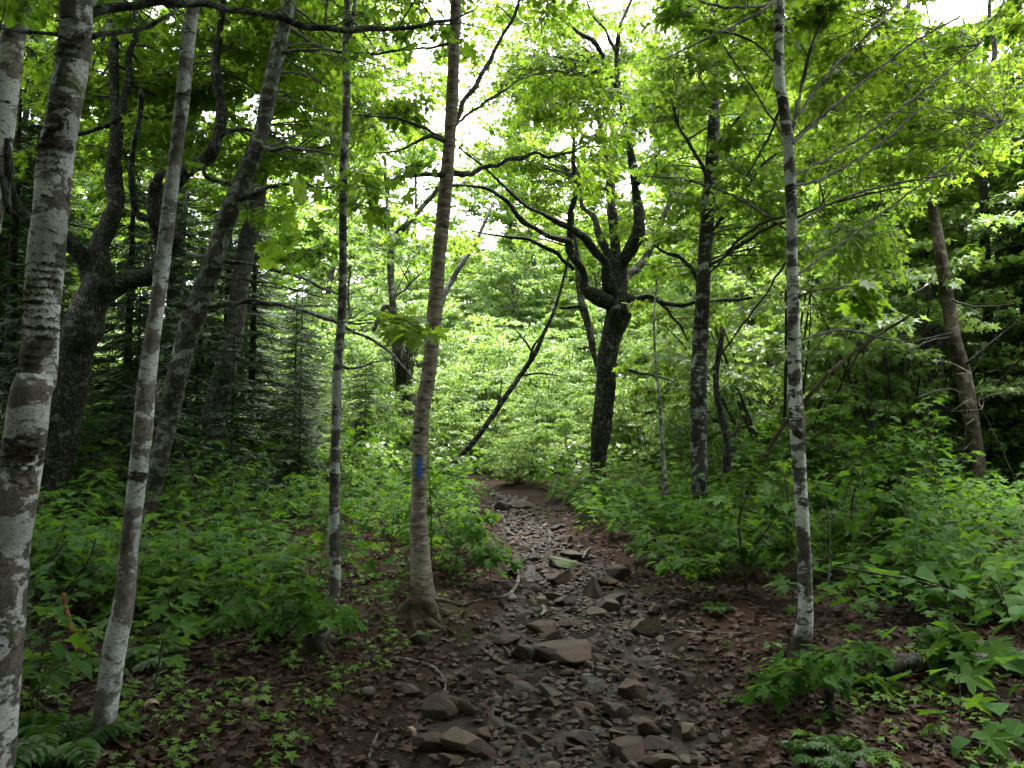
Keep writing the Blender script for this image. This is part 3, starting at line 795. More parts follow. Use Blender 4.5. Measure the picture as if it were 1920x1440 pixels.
T.zone(900, 200, 1120, 330, 6.2, 7.6, 5, 3, lsize=.08, slen=.5, leaf=L_OV, templ=TEMPL_OV, src=[3, 2], thin=.3)
T.zone(640, -90, 850, 0, 5, 6.5, 3, 2, lsize=.08, slen=.5, leaf=L_OV, templ=TEMPL_OV, src=[0, 7], thin=.6)
T.topcrown(46, 6, 2.8); T.finish()
# --- gnarled maple right of the path
T = Tree('gnarled_maple', 'dark gnarled maple whose crooked trunk splits into spreading limbs right of the path', 'tree',
    [(1117, 925, 44), (1119, 905, 36), (1122, 870, 33), (1127, 800, 35), (1134, 740, 37), (1138, 690, 35), (1141, 655, 36), (1149, 622, 41), (1157, 592, 48), (1156, 560, 50), (1153, 540, 40)],
    M['dark_bark'], mark='gnarled maple', rough=.19, sides=28, wob=.03, step=.05)
T.limb([(1155, 572, 34), (1125, 560, 26), (1098, 540, 19), (1082, 508, 16), (1073, 470, 14), (1070, 430, 12), (1074, 390, 11), (1077, 360, 10), (1078, 290, 8), (1070, 200, 6), (1075, 110, 4)], dY=-1.2)
T.limb([(1072, 465, 12), (1066, 452, 12), (1040, 444, 11), (1005, 428, 11), (985, 412, 11), (960, 385, 10), (930, 362, 9), (900, 351, 8), (855, 347, 6), (815, 352, 4)], off=-.9, dY=-1.2)
T.limb([(1150, 560, 30), (1141, 500, 20), (1120, 467, 17), (1095, 442, 15), (1065, 417, 12), (1025, 405, 10), (985, 385, 8), (930, 335, 7), (893, 303, 6), (860, 275, 4)], dY=-1.5)
T.limb([(1076, 505, 9), (1050, 480, 8), (1020, 460, 8), (985, 449, 7), (930, 441, 5), (886, 434, 4)], off=-.8, dY=-.6)
T.limb([(1152, 560, 34), (1150, 500, 22), (1150, 450, 19), (1151, 400, 16), (1148, 350, 13), (1138, 290, 11), (1124, 230, 9), (1118, 170, 7), (1124, 110, 5)], dY=.6)
T.limb([(1149, 365, 8), (1130, 352, 7), (1100, 362, 5), (1062, 364, 3)], dY=.3)
T.limb([(1147, 500, 15), (1120, 430, 13), (1105, 395, 11), (1090, 380, 8), (1085, 330, 6)], dY=.8)
T.limb([(1158, 560, 36), (1166, 510, 27), (1183, 468, 25), (1195, 425, 23), (1199, 385, 21), (1196, 340, 18), (1188, 295, 16), (1176, 245, 15), (1166, 200, 14), (1157, 150, 12), (1155, 95, 11), (1163, 50, 8), (1185, 0, 6), (1200, -60, 5)], dY=-.5)
T.limb([(1156, 165, 9), (1140, 130, 9), (1118, 88, 9), (1088, 60, 8), (1060, 38, 7), (1030, 5, 5), (1000, -40, 4)], off=-.4, dY=-.8)
T.limb([(1155, 95, 8), (1138, 60, 6), (1120, 40, 5), (1100, 0, 4)], off=-.4)
T.limb([(1196, 345, 10), (1212, 318, 8), (1235, 285, 7), (1255, 240, 6), (1285, 190, 5), (1320, 160, 3)], off=-.3, dY=.8)
T.limb([(1175, 560, 22), (1190, 565, 17), (1208, 558, 13), (1235, 564, 11), (1270, 572, 10), (1305, 569, 9), (1350, 567, 8), (1385, 561, 7), (1425, 555, 6), (1470, 546, 4)], dY=-1.5)
T.limb([(1225, 560, 6), (1250, 580, 6), (1275, 610, 5), (1290, 640, 3)], off=-.4)
T.limb([(1170, 528, 16), (1192, 505, 15), (1208, 482, 14), (1226, 440, 12), (1246, 395, 11), (1262, 340, 9), (1283, 280, 7), (1300, 210, 5)], mat=M['far_bark'], off=.6, dY=.8)
T.limb([(1128, 705, 22), (1120, 690, 17), (1106, 660, 15), (1097, 600, 14), (1090, 560, 13), (1083, 520, 12), (1079, 470, 10), (1076, 400, 7)], mat=M['lichen_bark'], off=.25, dY=.6, name='second_stem')
T.limb([(1085, 575, 7), (1068, 577, 7), (1048, 577, 6)], off=.5)
T.limb([(1150, 690, 9), (1180, 695, 6), (1230, 705, 5), (1260, 715, 3)], dY=-.5)
T.limb([(1148, 590, 14), (1154, 582, 22), (1160, 575, 16)], off=-.3, name='burl', rough=.25)
T.zone(860, -20, 1120, 330, 13, 16.5, 46, 5, lsize=.088, slen=.8, leaf=L_MID, thin=.1, tmid=.6)
T.zone(1080, -40, 1340, 300, 12, 16, 42, 5, lsize=.085, slen=.8, leaf=L_MID, thin=.1, tmid=.6)
T.zone(880, -60, 1300, 200, 14, 16.5, 18, 5, lsize=.085, slen=.8, leaf=L_MID, thin=.3, tmid=.65)
T.zone(1100, 250, 1360, 500, 15.3, 18, 20, 4, lsize=.085, slen=.8, leaf=L_MID, thin=.1, tmid=.6)
T.zone(1140, 300, 1330, 440, 12.5, 14.5, 5, 3, lsize=.085, slen=.7, leaf=L_MID, thin=.2, tmid=.6)
T.zone(880, 100, 1330, 430, 13.6, 16.6, 34, 4, lsize=.08, slen=.7, leaf=L_MID, thin=.25, tmid=.6)
T.zone(930, 320, 1130, 480, 15.5, 19, 10, 3, lsize=.09, slen=.6, leaf=L_MID, thin=.3, tmid=.6)
T.zone(1200, 480, 1400, 640, 12, 16, 10, 3, lsize=.09, slen=.6, leaf=L_MID, thin=.2, tmid=.6)
T.finish('canopy')
# --- lichened straight trunk right of the gnarled maple
T = Tree('straight_maple', 'straight dark tree with white lichen patches left of the forked broken snag', 'tree',
    [(1317, 985, 42), (1314, 950, 31), (1312, 910, 29), (1310, 820, 31), (1310, 720, 31), (1312, 650, 29), (1318, 550, 27), (1322, 460, 26), (1328, 390, 26), (1334, 320, 25), (1338, 250, 24), (1338, 150, 20), (1338, 60, 18), (1341, -20, 16)],
    M['straight'], ext=6, mark='straight lichened tree', rough=.08)
T.limb([(1338, 240, 8), (1325, 180, 8), (1310, 120, 7), (1298, 60, 6), (1290, 0, 5)], dY=.4, mat=M['twig'])
T.limb([(1330, 345, 7), (1315, 310, 7), (1290, 270, 6), (1268, 220, 5), (1255, 160, 3)], dY=-.4, mat=M['twig'])
T.limb([(1330, 440, 7), (1360, 400, 7), (1400, 350, 6), (1440, 300, 5), (1490, 260, 4), (1560, 190, 3)], dY=-.8, mat=M['twig'])
T.limb([(1325, 500, 7), (1360, 480, 6), (1420, 440, 6), (1500, 405, 5), (1600, 370, 4), (1700, 350, 3)], dY=-1, mat=M['twig'])
T.limb([(1336, 300, 7), (1370, 240, 7), (1410, 190, 6), (1455, 110, 5), (1500, 50, 4)], dY=-.6, mat=M['twig'])
T.limb([(1318, 540, 9), (1295, 505, 8), (1270, 480, 7), (1240, 470, 5), (1200, 440, 3)], dY=.4, mat=M['dark_bark'])
T.zone(1230, -40, 1560, 300, 8, 12, 50, 5, lsize=.085, slen=.75, leaf=L_MID, tmid=.55)
T.zone(1380, 250, 1680, 500, 8.5, 12, 38, 4, lsize=.085, slen=.75, leaf=L_MID, tmid=.45)
T.zone(1220, 300, 1340, 520, 9.5, 12, 8, 3, lsize=.10, slen=.6, leaf=L_MID, tmid=.5)
T.topcrown(44, 6, 3.2); T.finish('canopy')
# --- broken dark snag
T = Tree('broken_snag', 'dark dead stem broken off above a short fork beside the straight lichened tree', 'dead tree',
    [(1364, 955, 22), (1364, 930, 17), (1362, 880, 15), (1365, 850, 16), (1367, 830, 17), (1360, 805, 15), (1350, 765, 13), (1343, 725, 12), (1343, 695, 11), (1349, 655, 11), (1354, 620, 10)], M['dark_bark'], mark='broken snag', rough=.14, broken=True)
T.limb([(1366, 838, 14), (1374, 815, 11), (1384, 796, 10)], broken=True, name='stub')
T.finish()
# --- white-blotched tree, right foreground
T = Tree('spotted_tree', 'slim tree spotted with round white lichen blotches right of the path', 'tree',
    [(1497, 1250, 54), (1501, 1215, 40), (1510, 1155, 29), (1509, 1070, 26), (1504, 970, 24), (1498, 870, 25), (1493, 770, 26), (1490, 700, 25), (1488, 600, 23), (1485, 500, 21), (1484, 400, 21), (1480, 300, 20), (1476, 250, 20), (1469, 200, 20), (1461, 150, 20), (1460, 90, 19), (1461, 40, 19), (1463, -40, 18), (1466, -120, 17)],
    M['spotted'], ext=6, mark='white-spotted tree', wob=.012, rough=.06, sides=22, step=.025)
T.limb([(1484, 250, 7), (1492, 210, 7), (1503, 160, 7), (1525, 80, 6), (1548, 30, 5), (1575, -20, 4)], dY=.3, mat=M['twig'])
T.limb([(1486, 268, 7), (1520, 235, 6), (1570, 195, 6), (1640, 135, 5), (1720, 75, 5), (1800, 30, 4)], dY=.9, mat=M['twig'])
T.limb([(1460, 125, 6), (1445, 110, 5), (1415, 80, 5), (1370, 64, 4), (1342, 60, 3)], dY=.4, mat=M['twig'])
T.limb([(1461, 0, 7), (1440, 14, 7), (1400, 36, 6), (1340, 64, 5), (1290, 90, 4), (1240, 112, 2)], dY=-.4, mat=M['stick'])
T.limb([(1461, -4, 6), (1430, 10, 6), (1385, 14, 5), (1330, 8, 4), (1290, -10, 3)], dY=-.5, mat=M['stick'])
T.limb([(1489, 420, 6), (1540, 390, 5), (1600, 365, 5), (1700, 340, 4), (1790, 325, 3)], dY=.6, mat=M['twig'])
T.limb([(1487, 350, 6), (1550, 330, 5), (1650, 270, 4), (1740, 190, 3)], dY=1.2, mat=M['twig'])
T.limb([(1488, 560, 5), (1530, 545, 4), (1590, 540, 2)], dY=-.7, mat=M['twig'])
T.limb([(1470, 180, 5), (1440, 260, 4), (1400, 330, 3)], dY=.5, mat=M['twig'])
for pts, dy in (([(1488, 470, 6), (1430, 560, 5), (1370, 640, 4), (1330, 700, 2)], .6), ([(1487, 400, 5), (1410, 430, 5), (1340, 500, 4), (1300, 560, 2)], .8), ([(1478, 240, 6), (1560, 130, 5), (1640, 50, 5), (1700, -20, 4)], 1.0),
                ([(1486, 330, 5), (1580, 280, 5), (1700, 195, 4), (1840, 80, 3)], 1.3), ([(1490, 520, 5), (1600, 440, 5), (1720, 350, 4), (1880, 230, 3)], 1.6), ([(1484, 280, 4), (1420, 180, 4), (1360, 90, 3), (1330, 20, 2)], 1.4), ([(1490, 640, 5), (1580, 620, 4), (1700, 640, 3), (1800, 620, 2)], 1.5), ([(1487, 440, 5), (1400, 380, 4), (1300, 340, 3), (1210, 330, 2)], 1.2)):
    T.limb(pts, dY=dy, mat=M['twig'], sides=6)
T.zone(1500, -60, 1920, 160, 5.4, 8.6, 26, 4, lsize=.075, slen=.6, leaf=L_HI, tmid=.65, thin=.25)
T.zone(1540, 100, 1920, 330, 6, 9.5, 32, 4, lsize=.075, slen=.6, leaf=L_MID, tmid=.65, thin=.2)
T.zone(1280, -60, 1520, 60, 4.4, 6, 5, 3, lsize=.085, slen=.55, leaf=L_HI, src=[3, 4, 5, 0], tmid=.4)
T.zone(1520, 535, 1610, 560, 3.9, 4.4, 2, 1, lsize=.1, slen=.3, leaf=L_HI, src=[8], tmid=.5, r=.004, start=.7, thin=.3)
T.topcrown(12, 6, 2.2); T.finish()
# --- dead leaning trunk and its dark neighbours on the right
T = Tree('dead_pale_tree', 'pale dead tree with bare wood, leaning left behind the right hand undergrowth', 'dead tree',
    [(1842, 950, 30), (1838, 900, 25), (1830, 840, 25), (1818, 770, 27), (1806, 700, 28), (1790, 640, 26), (1778, 570, 24), (1766, 490, 21), (1755, 425, 19), (1745, 370, 15), (1736, 310, 13), (1728, 246, 10)], M['dead_wood'], mark='pale dead tree', Y=11, broken=True)
for pts in ([(1775, 560, 5), (1830, 575, 3), (1900, 570, 2)], [(1790, 630, 5), (1740, 640, 3), (1700, 660, 2)], [(1800, 690, 5), (1850, 650, 4), (1910, 600, 2)], [(1770, 520, 4), (1720, 545, 3), (1690, 560, 2)], [(1815, 760, 4), (1870, 740, 3), (1920, 735, 2)], [(1812, 740, 4), (1770, 730, 3), (1720, 745, 2)]):
    T.limb(pts, dY=-.5, mat=M['twig'], name='dead_branch')
T.finish()
def pole(name, label, cat, pts, mat, Y, mark=None, zones=(), ext=3, cm='canopy', **kw):
    T = Tree(name, label, cat, pts, mat, Y=Y, ext=ext, mark=mark, **kw)
    for z in zones: T.zone(*z[0], **z[1])
    return T.finish(cm)
LZ = dict(leaf=L_LO, lsize=.11, slen=.8)
pole('dark_tree', 'dark violet-grey trunk standing just left of the pale dead tree', 'tree', [(1765, 900, 34), (1757, 760, 28), (1750, 650, 28), (1741, 560, 26), (1736, 450, 22), (1732, 300, 18), (1730, 100, 14)], M['far_bark'], 14,
     zones=[((1580, 130, 1940, 560, 12.2, 16, 34, 5), LZ)])
pole('dark_tree', 'dark upright trunk just right of the pale dead tree', 'tree', [(1866, 880, 32), (1860, 720, 26), (1856, 640, 24), (1850, 560, 20), (1846, 400, 16), (1840, 200, 12)], M['dark_bark'], 13,
     zones=[((1740, 50, 1990, 520, 12, 15, 30, 5), LZ)])
pole('far_tree', 'mottled grey far trunk with a dark fork between the snag and the white-spotted tree', 'tree', [(1420, 850, 26), (1414, 760, 24), (1408, 690, 26), (1404, 620, 26), (1398, 560, 14), (1390, 480, 10), (1395, 380, 8)], M['far_bark'], 18,
     zones=[((1280, 330, 1480, 520, 15, 19, 10, 4), LZ)])
pole('far_tree', 'slim pale grey far trunk right behind the mottled forked one', 'tree', [(1440, 850, 16), (1432, 730, 14), (1428, 640, 14), (1420, 560, 12), (1405, 470, 10), (1395, 330, 8)], M['grey_bark'], 20,
     zones=[((1340, 150, 1560, 420, 17, 22, 12, 5), LZ)])
pole('far_tree', 'slim pale trunk tilting left between the white-spotted tree and the pale dead tree', 'tree', [(1636, 800, 12), (1625, 720, 11), (1612, 640, 9), (1603, 570, 8), (1596, 480, 7), (1590, 380, 6)], M['grey_bark'], 13,
     zones=[((1500, 200, 1720, 440, 11, 15, 14, 4), LZ)])
pole('far_tree', 'dark far tree with a three-way fork, right of the slim pale tilted trunk', 'tree', [(1650, 800, 22), (1650, 720, 18), (1650, 640, 18), (1643, 560, 10), (1640, 480, 9), (1630, 350, 7)], M['dark_bark'], 17,
     zones=[((1520, 100, 1800, 430, 14, 18, 22, 5), LZ)])
pole('far_tree', 'crooked dark far stem seen close right of the white-spotted tree', 'tree', [(1528, 850, 20), (1526, 720, 18), (1524, 640, 18), (1540, 580, 10), (1530, 500, 9), (1545, 400, 7)], M['dark_bark'], 19,
     zones=[((1430, 200, 1640, 450, 16, 20, 14, 5), LZ)])
pole('far_tree', 'pale lilac-grey trunk hidden close behind the gnarled maple', 'tree', [(1153, 860, 20), (1153, 780, 19), (1152, 700, 17), (1150, 600, 15), (1150, 450, 12), (1148, 250, 9)], M['grey_bark'], 22,
     zones=[((1000, 120, 1300, 400, 18, 24, 14, 4), LZ)])
pole('thin_sapling', 'thin whitish sapling stem between the gnarled maple and the straight lichened tree', 'sapling', [(1258, 975, 9), (1250, 930, 8), (1243, 850, 7), (1237, 760, 6), (1230, 690, 5), (1226, 600, 4), (1232, 520, 3)], M['mottled_grey'], 10, ext=0,
     zones=[((1180, 560, 1300, 760, 9.4, 10.6, 7, 2), dict(leaf=L_MID, lsize=.085, slen=.4, r=.005))])
# --- tree with the brush of dead twigs, left of the birch
T = Tree('brushy_tree', 'forked background tree wrapped in a brush of dead twigs left of the birch', 'tree',
    [(770, 800, 44), (764, 750, 34), (752, 690, 26), (742, 630, 18), (737, 580, 14), (733, 520, 13), (734, 465, 14), (744, 440, 14), (765, 418, 12), (792, 388, 10), (822, 352, 8), (850, 300, 6)], M['far_bark'], Y=18, mark='brushy tree', ext=0)
T.limb([(736, 470, 12), (728, 430, 10), (726, 370, 8), (722, 300, 5)])
T.limb([(742, 600, 10), (720, 572, 12), (712, 590, 10), (700, 620, 8)], mat=M['grey_bark'])
T.limb([(735, 560, 6), (755, 545, 5), (788, 515, 3)])
m = MB()
nt = 150
a = np.stack([P(x, y, 17.8) for x, y in zip(rng.uniform(738, 775, nt), rng.uniform(650, 740, nt))])
b = np.stack([P(x, y, Y) for x, y, Y in zip(rng.uniform(725, 800, nt), rng.uniform(560, 690, nt), rng.uniform(17, 18.6, nt))])
twigs(m, np.stack([a, (a + b) / 2 + rng.normal(0, .08, a.shape), b], 1), .008, .003, 0)
m.build('dead_twigs', M['twig'], T.root, T.base)
T.zone(600, 220, 860, 480, 15, 20, 24, 4, lsize=.1, slen=.8, leaf=L_LO, thin=.1)
T.finish('canopy')
pole('leaning_far_tree', 'pale far trunk leaning right behind the birch, under the bright gap of sky', 'tree', [(800, 680, 12), (830, 562, 11), (848, 525, 11), (862, 500, 10), (890, 458, 8), (912, 410, 6), (926, 378, 4)], M['grey_bark'], 22, ext=0)
# --- dead pole leaning across the clearing and one on the right
def fallen(name, label, pts, mat, Y0, Y1, mark=None, twl=()):
    d0 = Y1 - Y0
    t = to3(pts, Y0, Y1 - Y0)
    base = t[0, :3].copy(); base[2] = gz(base[0], base[1])
    dv = t[0] - t[2]; dv[3] = 0
    while t[0, 2] > gz(t[0, 0], t[0, 1]) - .05: t[0] += dv * .05
    base = np.array([t[0, 0], t[0, 1], gz(t[0, 0], t[0, 1])])
    r = empty(name, base, label, 'dead tree')
    m = MB(); tube(m, t, 12, .06, .1, 10); m.build('trunk', mat, r, base)
    for p in twl:
        m = MB(); tube(m, to3(p[0], Y0 + d0 * .45, p[2]), 6, .06, .1, 10); m.build('branch', mat, r, base)
    if mark: LANDMARK[mark] = base
    return r
fallen('leaning_dead_tree', 'long thin dead tree leaning diagonally across the bright clearing', [(836, 882, 13), (862, 856, 12), (890, 826, 11), (920, 785, 11), (950, 741, 10), (978, 700, 10), (1002, 665, 9), (1022, 620, 8), (1038, 585, 7), (1052, 540, 6), (1062, 500, 5), (1074, 440, 4)], M['lichen_bark'], 14.2, 14.0, 'leaning dead tree',
       [([(990, 690, 6), (1000, 650, 5), (1015, 630, 4), (1035, 590, 3)], None, -.2), ([(1000, 665, 5), (985, 640, 4), (960, 610, 2)], None, .3), ([(975, 705, 5), (1010, 700, 4), (1050, 705, 2)], None, .2), ([(930, 770, 4), (938, 740, 3), (940, 715, 2)], None, 0)])
fallen('leaning_dead_pole', 'thin dead pole leaning up to the right behind the white-spotted tree', [(1385, 960, 10), (1396, 938, 9), (1412, 902, 9), (1435, 855, 9), (1462, 808, 8), (1512, 748, 8), (1565, 690, 7), (1650, 626, 6), (1690, 602, 5), (1722, 578, 4)], M['dead_wood'], 9.2, 8.0, 'leaning dead pole')

# ------------------------------------------------------------------ woodland behind: prototypes, then copies
def dup_label(o, label, cat=None, group=None):
    return tag(o, label, cat, group)
HIDE = (0, -400, -200)
def make_far_tree(H, R, cb, nb, ns, mat, cm, lsize=.13, leaf=L_LO, tmid=.5, slen=1.0, name='woodland_tree'):
    r = empty(name, (0, 0, 0), '', 'tree', 'woodland trees behind the clearing')
    pts = [[0, 0, -.3, .16 * H / 11], [0, 0, 0, .14 * H / 11]]
    x = y = 0
    for k in range(1, 8):
        x += rng.normal(0, .12); y += rng.normal(0, .12)
        pts.append([x, y, H * k / 7, .125 * H / 11 * (1 - k / 8.2)])
    m = MB(); sk = tube(m, pts, 10, .25, .1, 6); m.build('trunk', mat, r)
    cr = MB()
    for _ in range(nb):
        z = H * (cb + (1 - cb) * rng.uniform(0, 1) ** .8)
        a = sk[np.argmin(np.abs(sk[:, 2] - z * .86))]
        prof = math.sin(math.pi * np.clip((z / H - cb) / (1 - cb) * .8 + .18, 0, 1)) ** .6
        th = rng.uniform(0, 6.28); rr = R * prof * math.sqrt(rng.uniform(.15, 1))
        p = np.array([a[0] + rr * math.cos(th), a[1] + rr * math.sin(th), z + rng.uniform(-.2, .4)])
        leafy_branch(cr, a[:3], p, .012 + .006 * rr, ns, leaf, lsize, slen, .12, start=.3, tmid=tmid)
    cr.build('crown', [M[cm], M['twig']], r)
    return r
PROT = [make_far_tree(12, 2.8, .22, 48, 5, M['far_bark'], 'canopy', tmid=.55),
        make_far_tree(10, 2.5, .18, 46, 5, M['grey_bark'], 'maple', tmid=.5),
        make_far_tree(14, 3.0, .30, 52, 5, M['dark_bark'], 'canopy', tmid=.45),
        make_far_tree(7.5, 2.2, .12, 44, 5, M['far_bark'], 'shrub', tmid=.5)]
def make_spruce(H, R, nwh, name='spruce'):
    r = empty(name, (0, 0, 0), '', 'spruce', 'spruces in the shade')
    m = MB(); tube(m, [[0, 0, -.2, .012 * H + .02], [0, 0, .3, .011 * H + .015], [.03, .02, H * .5, .007 * H], [.02, .0, H, .004]], 8, .2, .08, 8); m.build('trunk', M['dark_bark'], r)
    f = MB(); PO, DR, SZ = [], [], []; tw = []
    for w in range(nwh):
        z = H * (.06 + .93 * w / nwh); L = R * (1 - z / H) ** .75 + .08
        for q in range(rng.integers(4, 7)):
            th = rng.uniform(0, 6.28); d = np.array([math.cos(th), math.sin(th), 0]); s = np.array([-d[1], d[0], 0])
            l = L * rng.uniform(.7, 1.1); n = max(4, int(l / .085))
            t = np.linspace(.12, 1, n)
            c = np.array([0, 0, z])[None] + d[None] * (t * l)[:, None]
            c[:, 2] += (-.28 * t ** 1.5 + .12 * t ** 3) * l + rng.normal(0, .01, n)
            tw.append(np.stack([[0, 0, z], c[n // 2], c[-1]]))
            for sg in (-1, 1):
                k = rng.integers(2, 4)
                for e in range(k):
                    PO.append(c + rng.normal(0, .015, c.shape))
                    v = d[None] * rng.uniform(.5, 1.0, (n, 1)) + sg * s[None] * rng.uniform(.35, 1.1, (n, 1))
                    v[:, 2] += rng.uniform(-.45, .1, n)
                    DR.append(v); SZ.append((.10 + .22 * (1 - t) * l) * rng.uniform(.7, 1.2, n))
    PO, DR, SZ = np.vstack(PO), np.vstack(DR), np.concatenate(SZ)
    NR = np.array([0, 0, 1.0]) + rng.normal(0, .45, PO.shape)
    strip = (np.array([(-.035, 0, 0), (.035, 0, 0), (.075, .45, .02), (0, 1, -.05), (-.075, .45, .02)]), np.array([(0, 1, 2, 4), (4, 2, 3, 3)])[:1])
    strip = (np.array([(-.03, 0, 0), (.03, 0, 0), (.055, .55, .03), (0, 1, -.04), (-.055, .55, .03)]), np.array([(0, 1, 2), (0, 2, 4), (4, 2, 3)]))
    leaves(f, strip, PO, DR, NR, SZ, 0)
    twigs(f, np.stack(tw), .006, .002, 1)
    f.build('foliage', [M['needle'], M['twig']], r)
    return r
SPR = [make_spruce(7.5, 1.7, 34), make_spruce(4.2, 1.25, 26), make_spruce(2.2, .8, 20)]
def make_shrub(H, R, nst, leaf, mat, lsize, ns=5, slen=.55, templ=None, tmid=.5, name='leafy_shrub', cat='shrub', grp='leafy shrubs'):
    r = empty(name, (0, 0, 0), '', cat, grp)
    f = MB()
    for k in range(nst):
        th = rng.uniform(0, 6.28); rr = R * math.sqrt(rng.uniform(.05, 1)); h = H * rng.uniform(.5, 1) * (1 - .35 * (rr / R) ** 2)
        p1 = np.array([rr * math.cos(th), rr * math.sin(th), h]); p0 = np.array([p1[0] * .12, p1[1] * .12, -.05])
        b = bez(p0, p1, .14, 6, .06)
        m = MB(); tube(m, np.column_stack([b, np.linspace(.007 + .004 * H, .003, 6)]), 6, .15, .1)
        m.build('stem', M['twig'], r)
        i = rng.integers(1, 6, ns); i[0] = 5
        org = b[i] + rng.normal(0, .05, (ns, 3)); a2 = rng.uniform(0, 6.28, ns)
        dd = np.column_stack([np.cos(a2), np.sin(a2), rng.uniform(-.1, .4, ns)]) + .5 * unit(p1 * [1, 1, .2])
        sprays(f, org, dd, slen * rng.uniform(.7, 1.2, ns), leaf, lsize, templ=templ, tmid=tmid, flat=.4, twr=.0025)
    f.build('foliage', [M[mat], M['twig']], r)
    return r
SHR = [make_shrub(2.6, 1.3, 16, L_OV, 'shrub', .115, 5, .75, TEMPL_OV), make_shrub(1.7, 1.0, 12, L_OV, 'shrub', .105, 5, .5, TEMPL_OV, .6),
       make_shrub(3.4, 1.5, 16, L_MID, 'shrub', .10, 6, .75), make_shrub(1.2, .8, 10, L_MID, 'shrub', .09, 5, .45)]
# maple saplings
def make_sapling(h, leaf, ls, mat='seedling', side=0, name='maple_sapling'):
    r = empty(name, (0, 0, 0), '', 'sapling', 'maple saplings on the forest floor')
    f, m = MB(), MB(); tone = rng.uniform(.15, .9)
    def shoot(p0, p1, n0, rb, ls):
        b = bez(p0, p1, .03, 6, .07)
        tube(m, np.column_stack([b, np.linspace(rb, rb * .45, 6)]), 5, .08, .1)
        L = np.linalg.norm(p1 - p0); n = max(2, int(L / .12) + n0)
        PO, DR, SZ, T3 = [], [], [], []
        az = rng.uniform(0, 6.28)
        for k, t in enumerate(np.linspace(.35, 1, n)):
            q = t * 5; i = min(4, int(q)); c = b[i] + (b[i + 1] - b[i]) * (q - i)
            ax = az + k * 1.57 + rng.normal(0, .2)
            cnt = 3 if k == n - 1 else 2
            for e in range(cnt):
                a = ax + e * 6.283 / cnt + rng.normal(0, .2)
                pl = ls * rng.uniform(.4, 1.0) * (1.2 - .5 * t)
                d = np.array([math.cos(a), math.sin(a), rng.uniform(.0, .5)])
                e1 = c + d * pl
                T3.append(np.stack([c, (c + e1) / 2 + [0, 0, .01], e1]))
                PO.append(e1); DR.append([d[0], d[1], rng.uniform(-.7, .0)]); SZ.append(ls * rng.uniform(.55, 1.2) * (1.1 - .25 * t))
        PO, DR, SZ = np.array(PO), np.array(DR), np.array(SZ)
        leaves(f, leaf, PO, DR, np.array([0, 0, 1.0]) + rng.normal(0, .22, PO.shape), SZ, 0, np.clip(tone + rng.normal(0, .2, len(PO)), 0, 1))
        twigs(f, np.array(T3), .0013, .001, 1)
    top = np.array([rng.normal(0, .12 * h), rng.normal(0, .12 * h), h])
    shoot(np.array([0, 0, -.04]), top, 1, .003 + .004 * h, ls)
    for k in range(side):
        t = rng.uniform(.3, .8); a = rng.uniform(0, 6.28); l = h * rng.uniform(.25, .45)
        shoot(top * t, top * t + np.array([math.cos(a) * l, math.sin(a) * l, l * .5]), 0, .002 + .002 * h, ls * .9)
    m.build('stem', M['stem'], r); f.build('foliage', [M[mat], M['stem']], r)
    return r
SAPH = [make_sapling(h, L_HI, .125, side=s) for h, s in ((.3, 0), (.42, 1), (.55, 2), (.7, 3), (.9, 4))]
SAPM = [make_sapling(h, L_MID, .135, side=s) for h, s in ((.5, 1), (.7, 3), (.95, 5), (1.25, 7), (1.6, 9))]
SAPO = [make_sapling(h, L_ROUND, .13, 'broad', side=s, name='broadleaf_sapling') for h, s in ((.35, 1), (.6, 3))]

# ------------------------------------------------------------------ labels told apart by landmarks
ORD = ['', 'second ', 'third ', 'fourth ', 'fifth ', 'sixth ', 'seventh ', 'eighth ', 'ninth ', 'tenth ', 'eleventh ', 'twelfth ', 'thirteenth ', 'fourteenth ', 'fifteenth ', 'sixteenth ', 'seventeenth ', 'eighteenth ', 'nineteenth ', 'twentieth ', 'twenty-first ', 'twenty-second ', 'twenty-third ', 'twenty-fourth ', 'twenty-fifth ', 'twenty-sixth ', 'twenty-seventh ', 'twenty-eighth ', 'twenty-ninth ', 'thirtieth ']
PENDING = []
def later(o, phrase, group, marks=None): PENDING.append((o, phrase, group, marks))
def settle():
    buck = {}
    for o, phrase, group, marks in PENDING:
        p = np.array(o.location[:2])
        names = list(marks or LANDMARK)
        dist = [np.linalg.norm(LANDMARK[k][:2] - p) for k in names]
        k = names[int(np.argmin(dist))]; q = LANDMARK[k]
        dx, dy = p[0] - q[0], p[1] - q[1]
        if abs(dy) >= abs(dx): rel = 'behind' if dy > 0 else 'in front of'
        else: rel = 'to the right of' if dx > 0 else 'to the left of'
        buck.setdefault((phrase, rel, k), []).append((min(dist), o, group))
    for (phrase, rel, k), rows in buck.items():
        rows.sort(key=lambda r: r[0])
        for i, (_, o, group) in enumerate(rows):
            o['group'] = group
            if len(rows) == 1: o['label'] = f'{phrase} {rel} the {k}'
            elif i < len(ORD): o['label'] = f'{phrase}, {ORD[i]}closest {rel} the {k}'
            else: o['label'] = f'{phrase}, farther {rel} the {k}'
USED = set()
def place(proto, x, y, sc=1.0, rz=None, tilt=(0, 0), sink=0.0):
    z = gz(x, y) - sink
    rz = rng.uniform(0, 6.28) if rz is None else rz
    if proto.name in USED:
        return dup(proto, (x, y, z), rz, sc, tilt)
    USED.add(proto.name)
    proto.location = (x, y, z); proto.rotation_euler = (tilt[0], tilt[1], rz)
    proto.scale = (sc, sc, sc) if np.isscalar(sc) else sc
    return proto
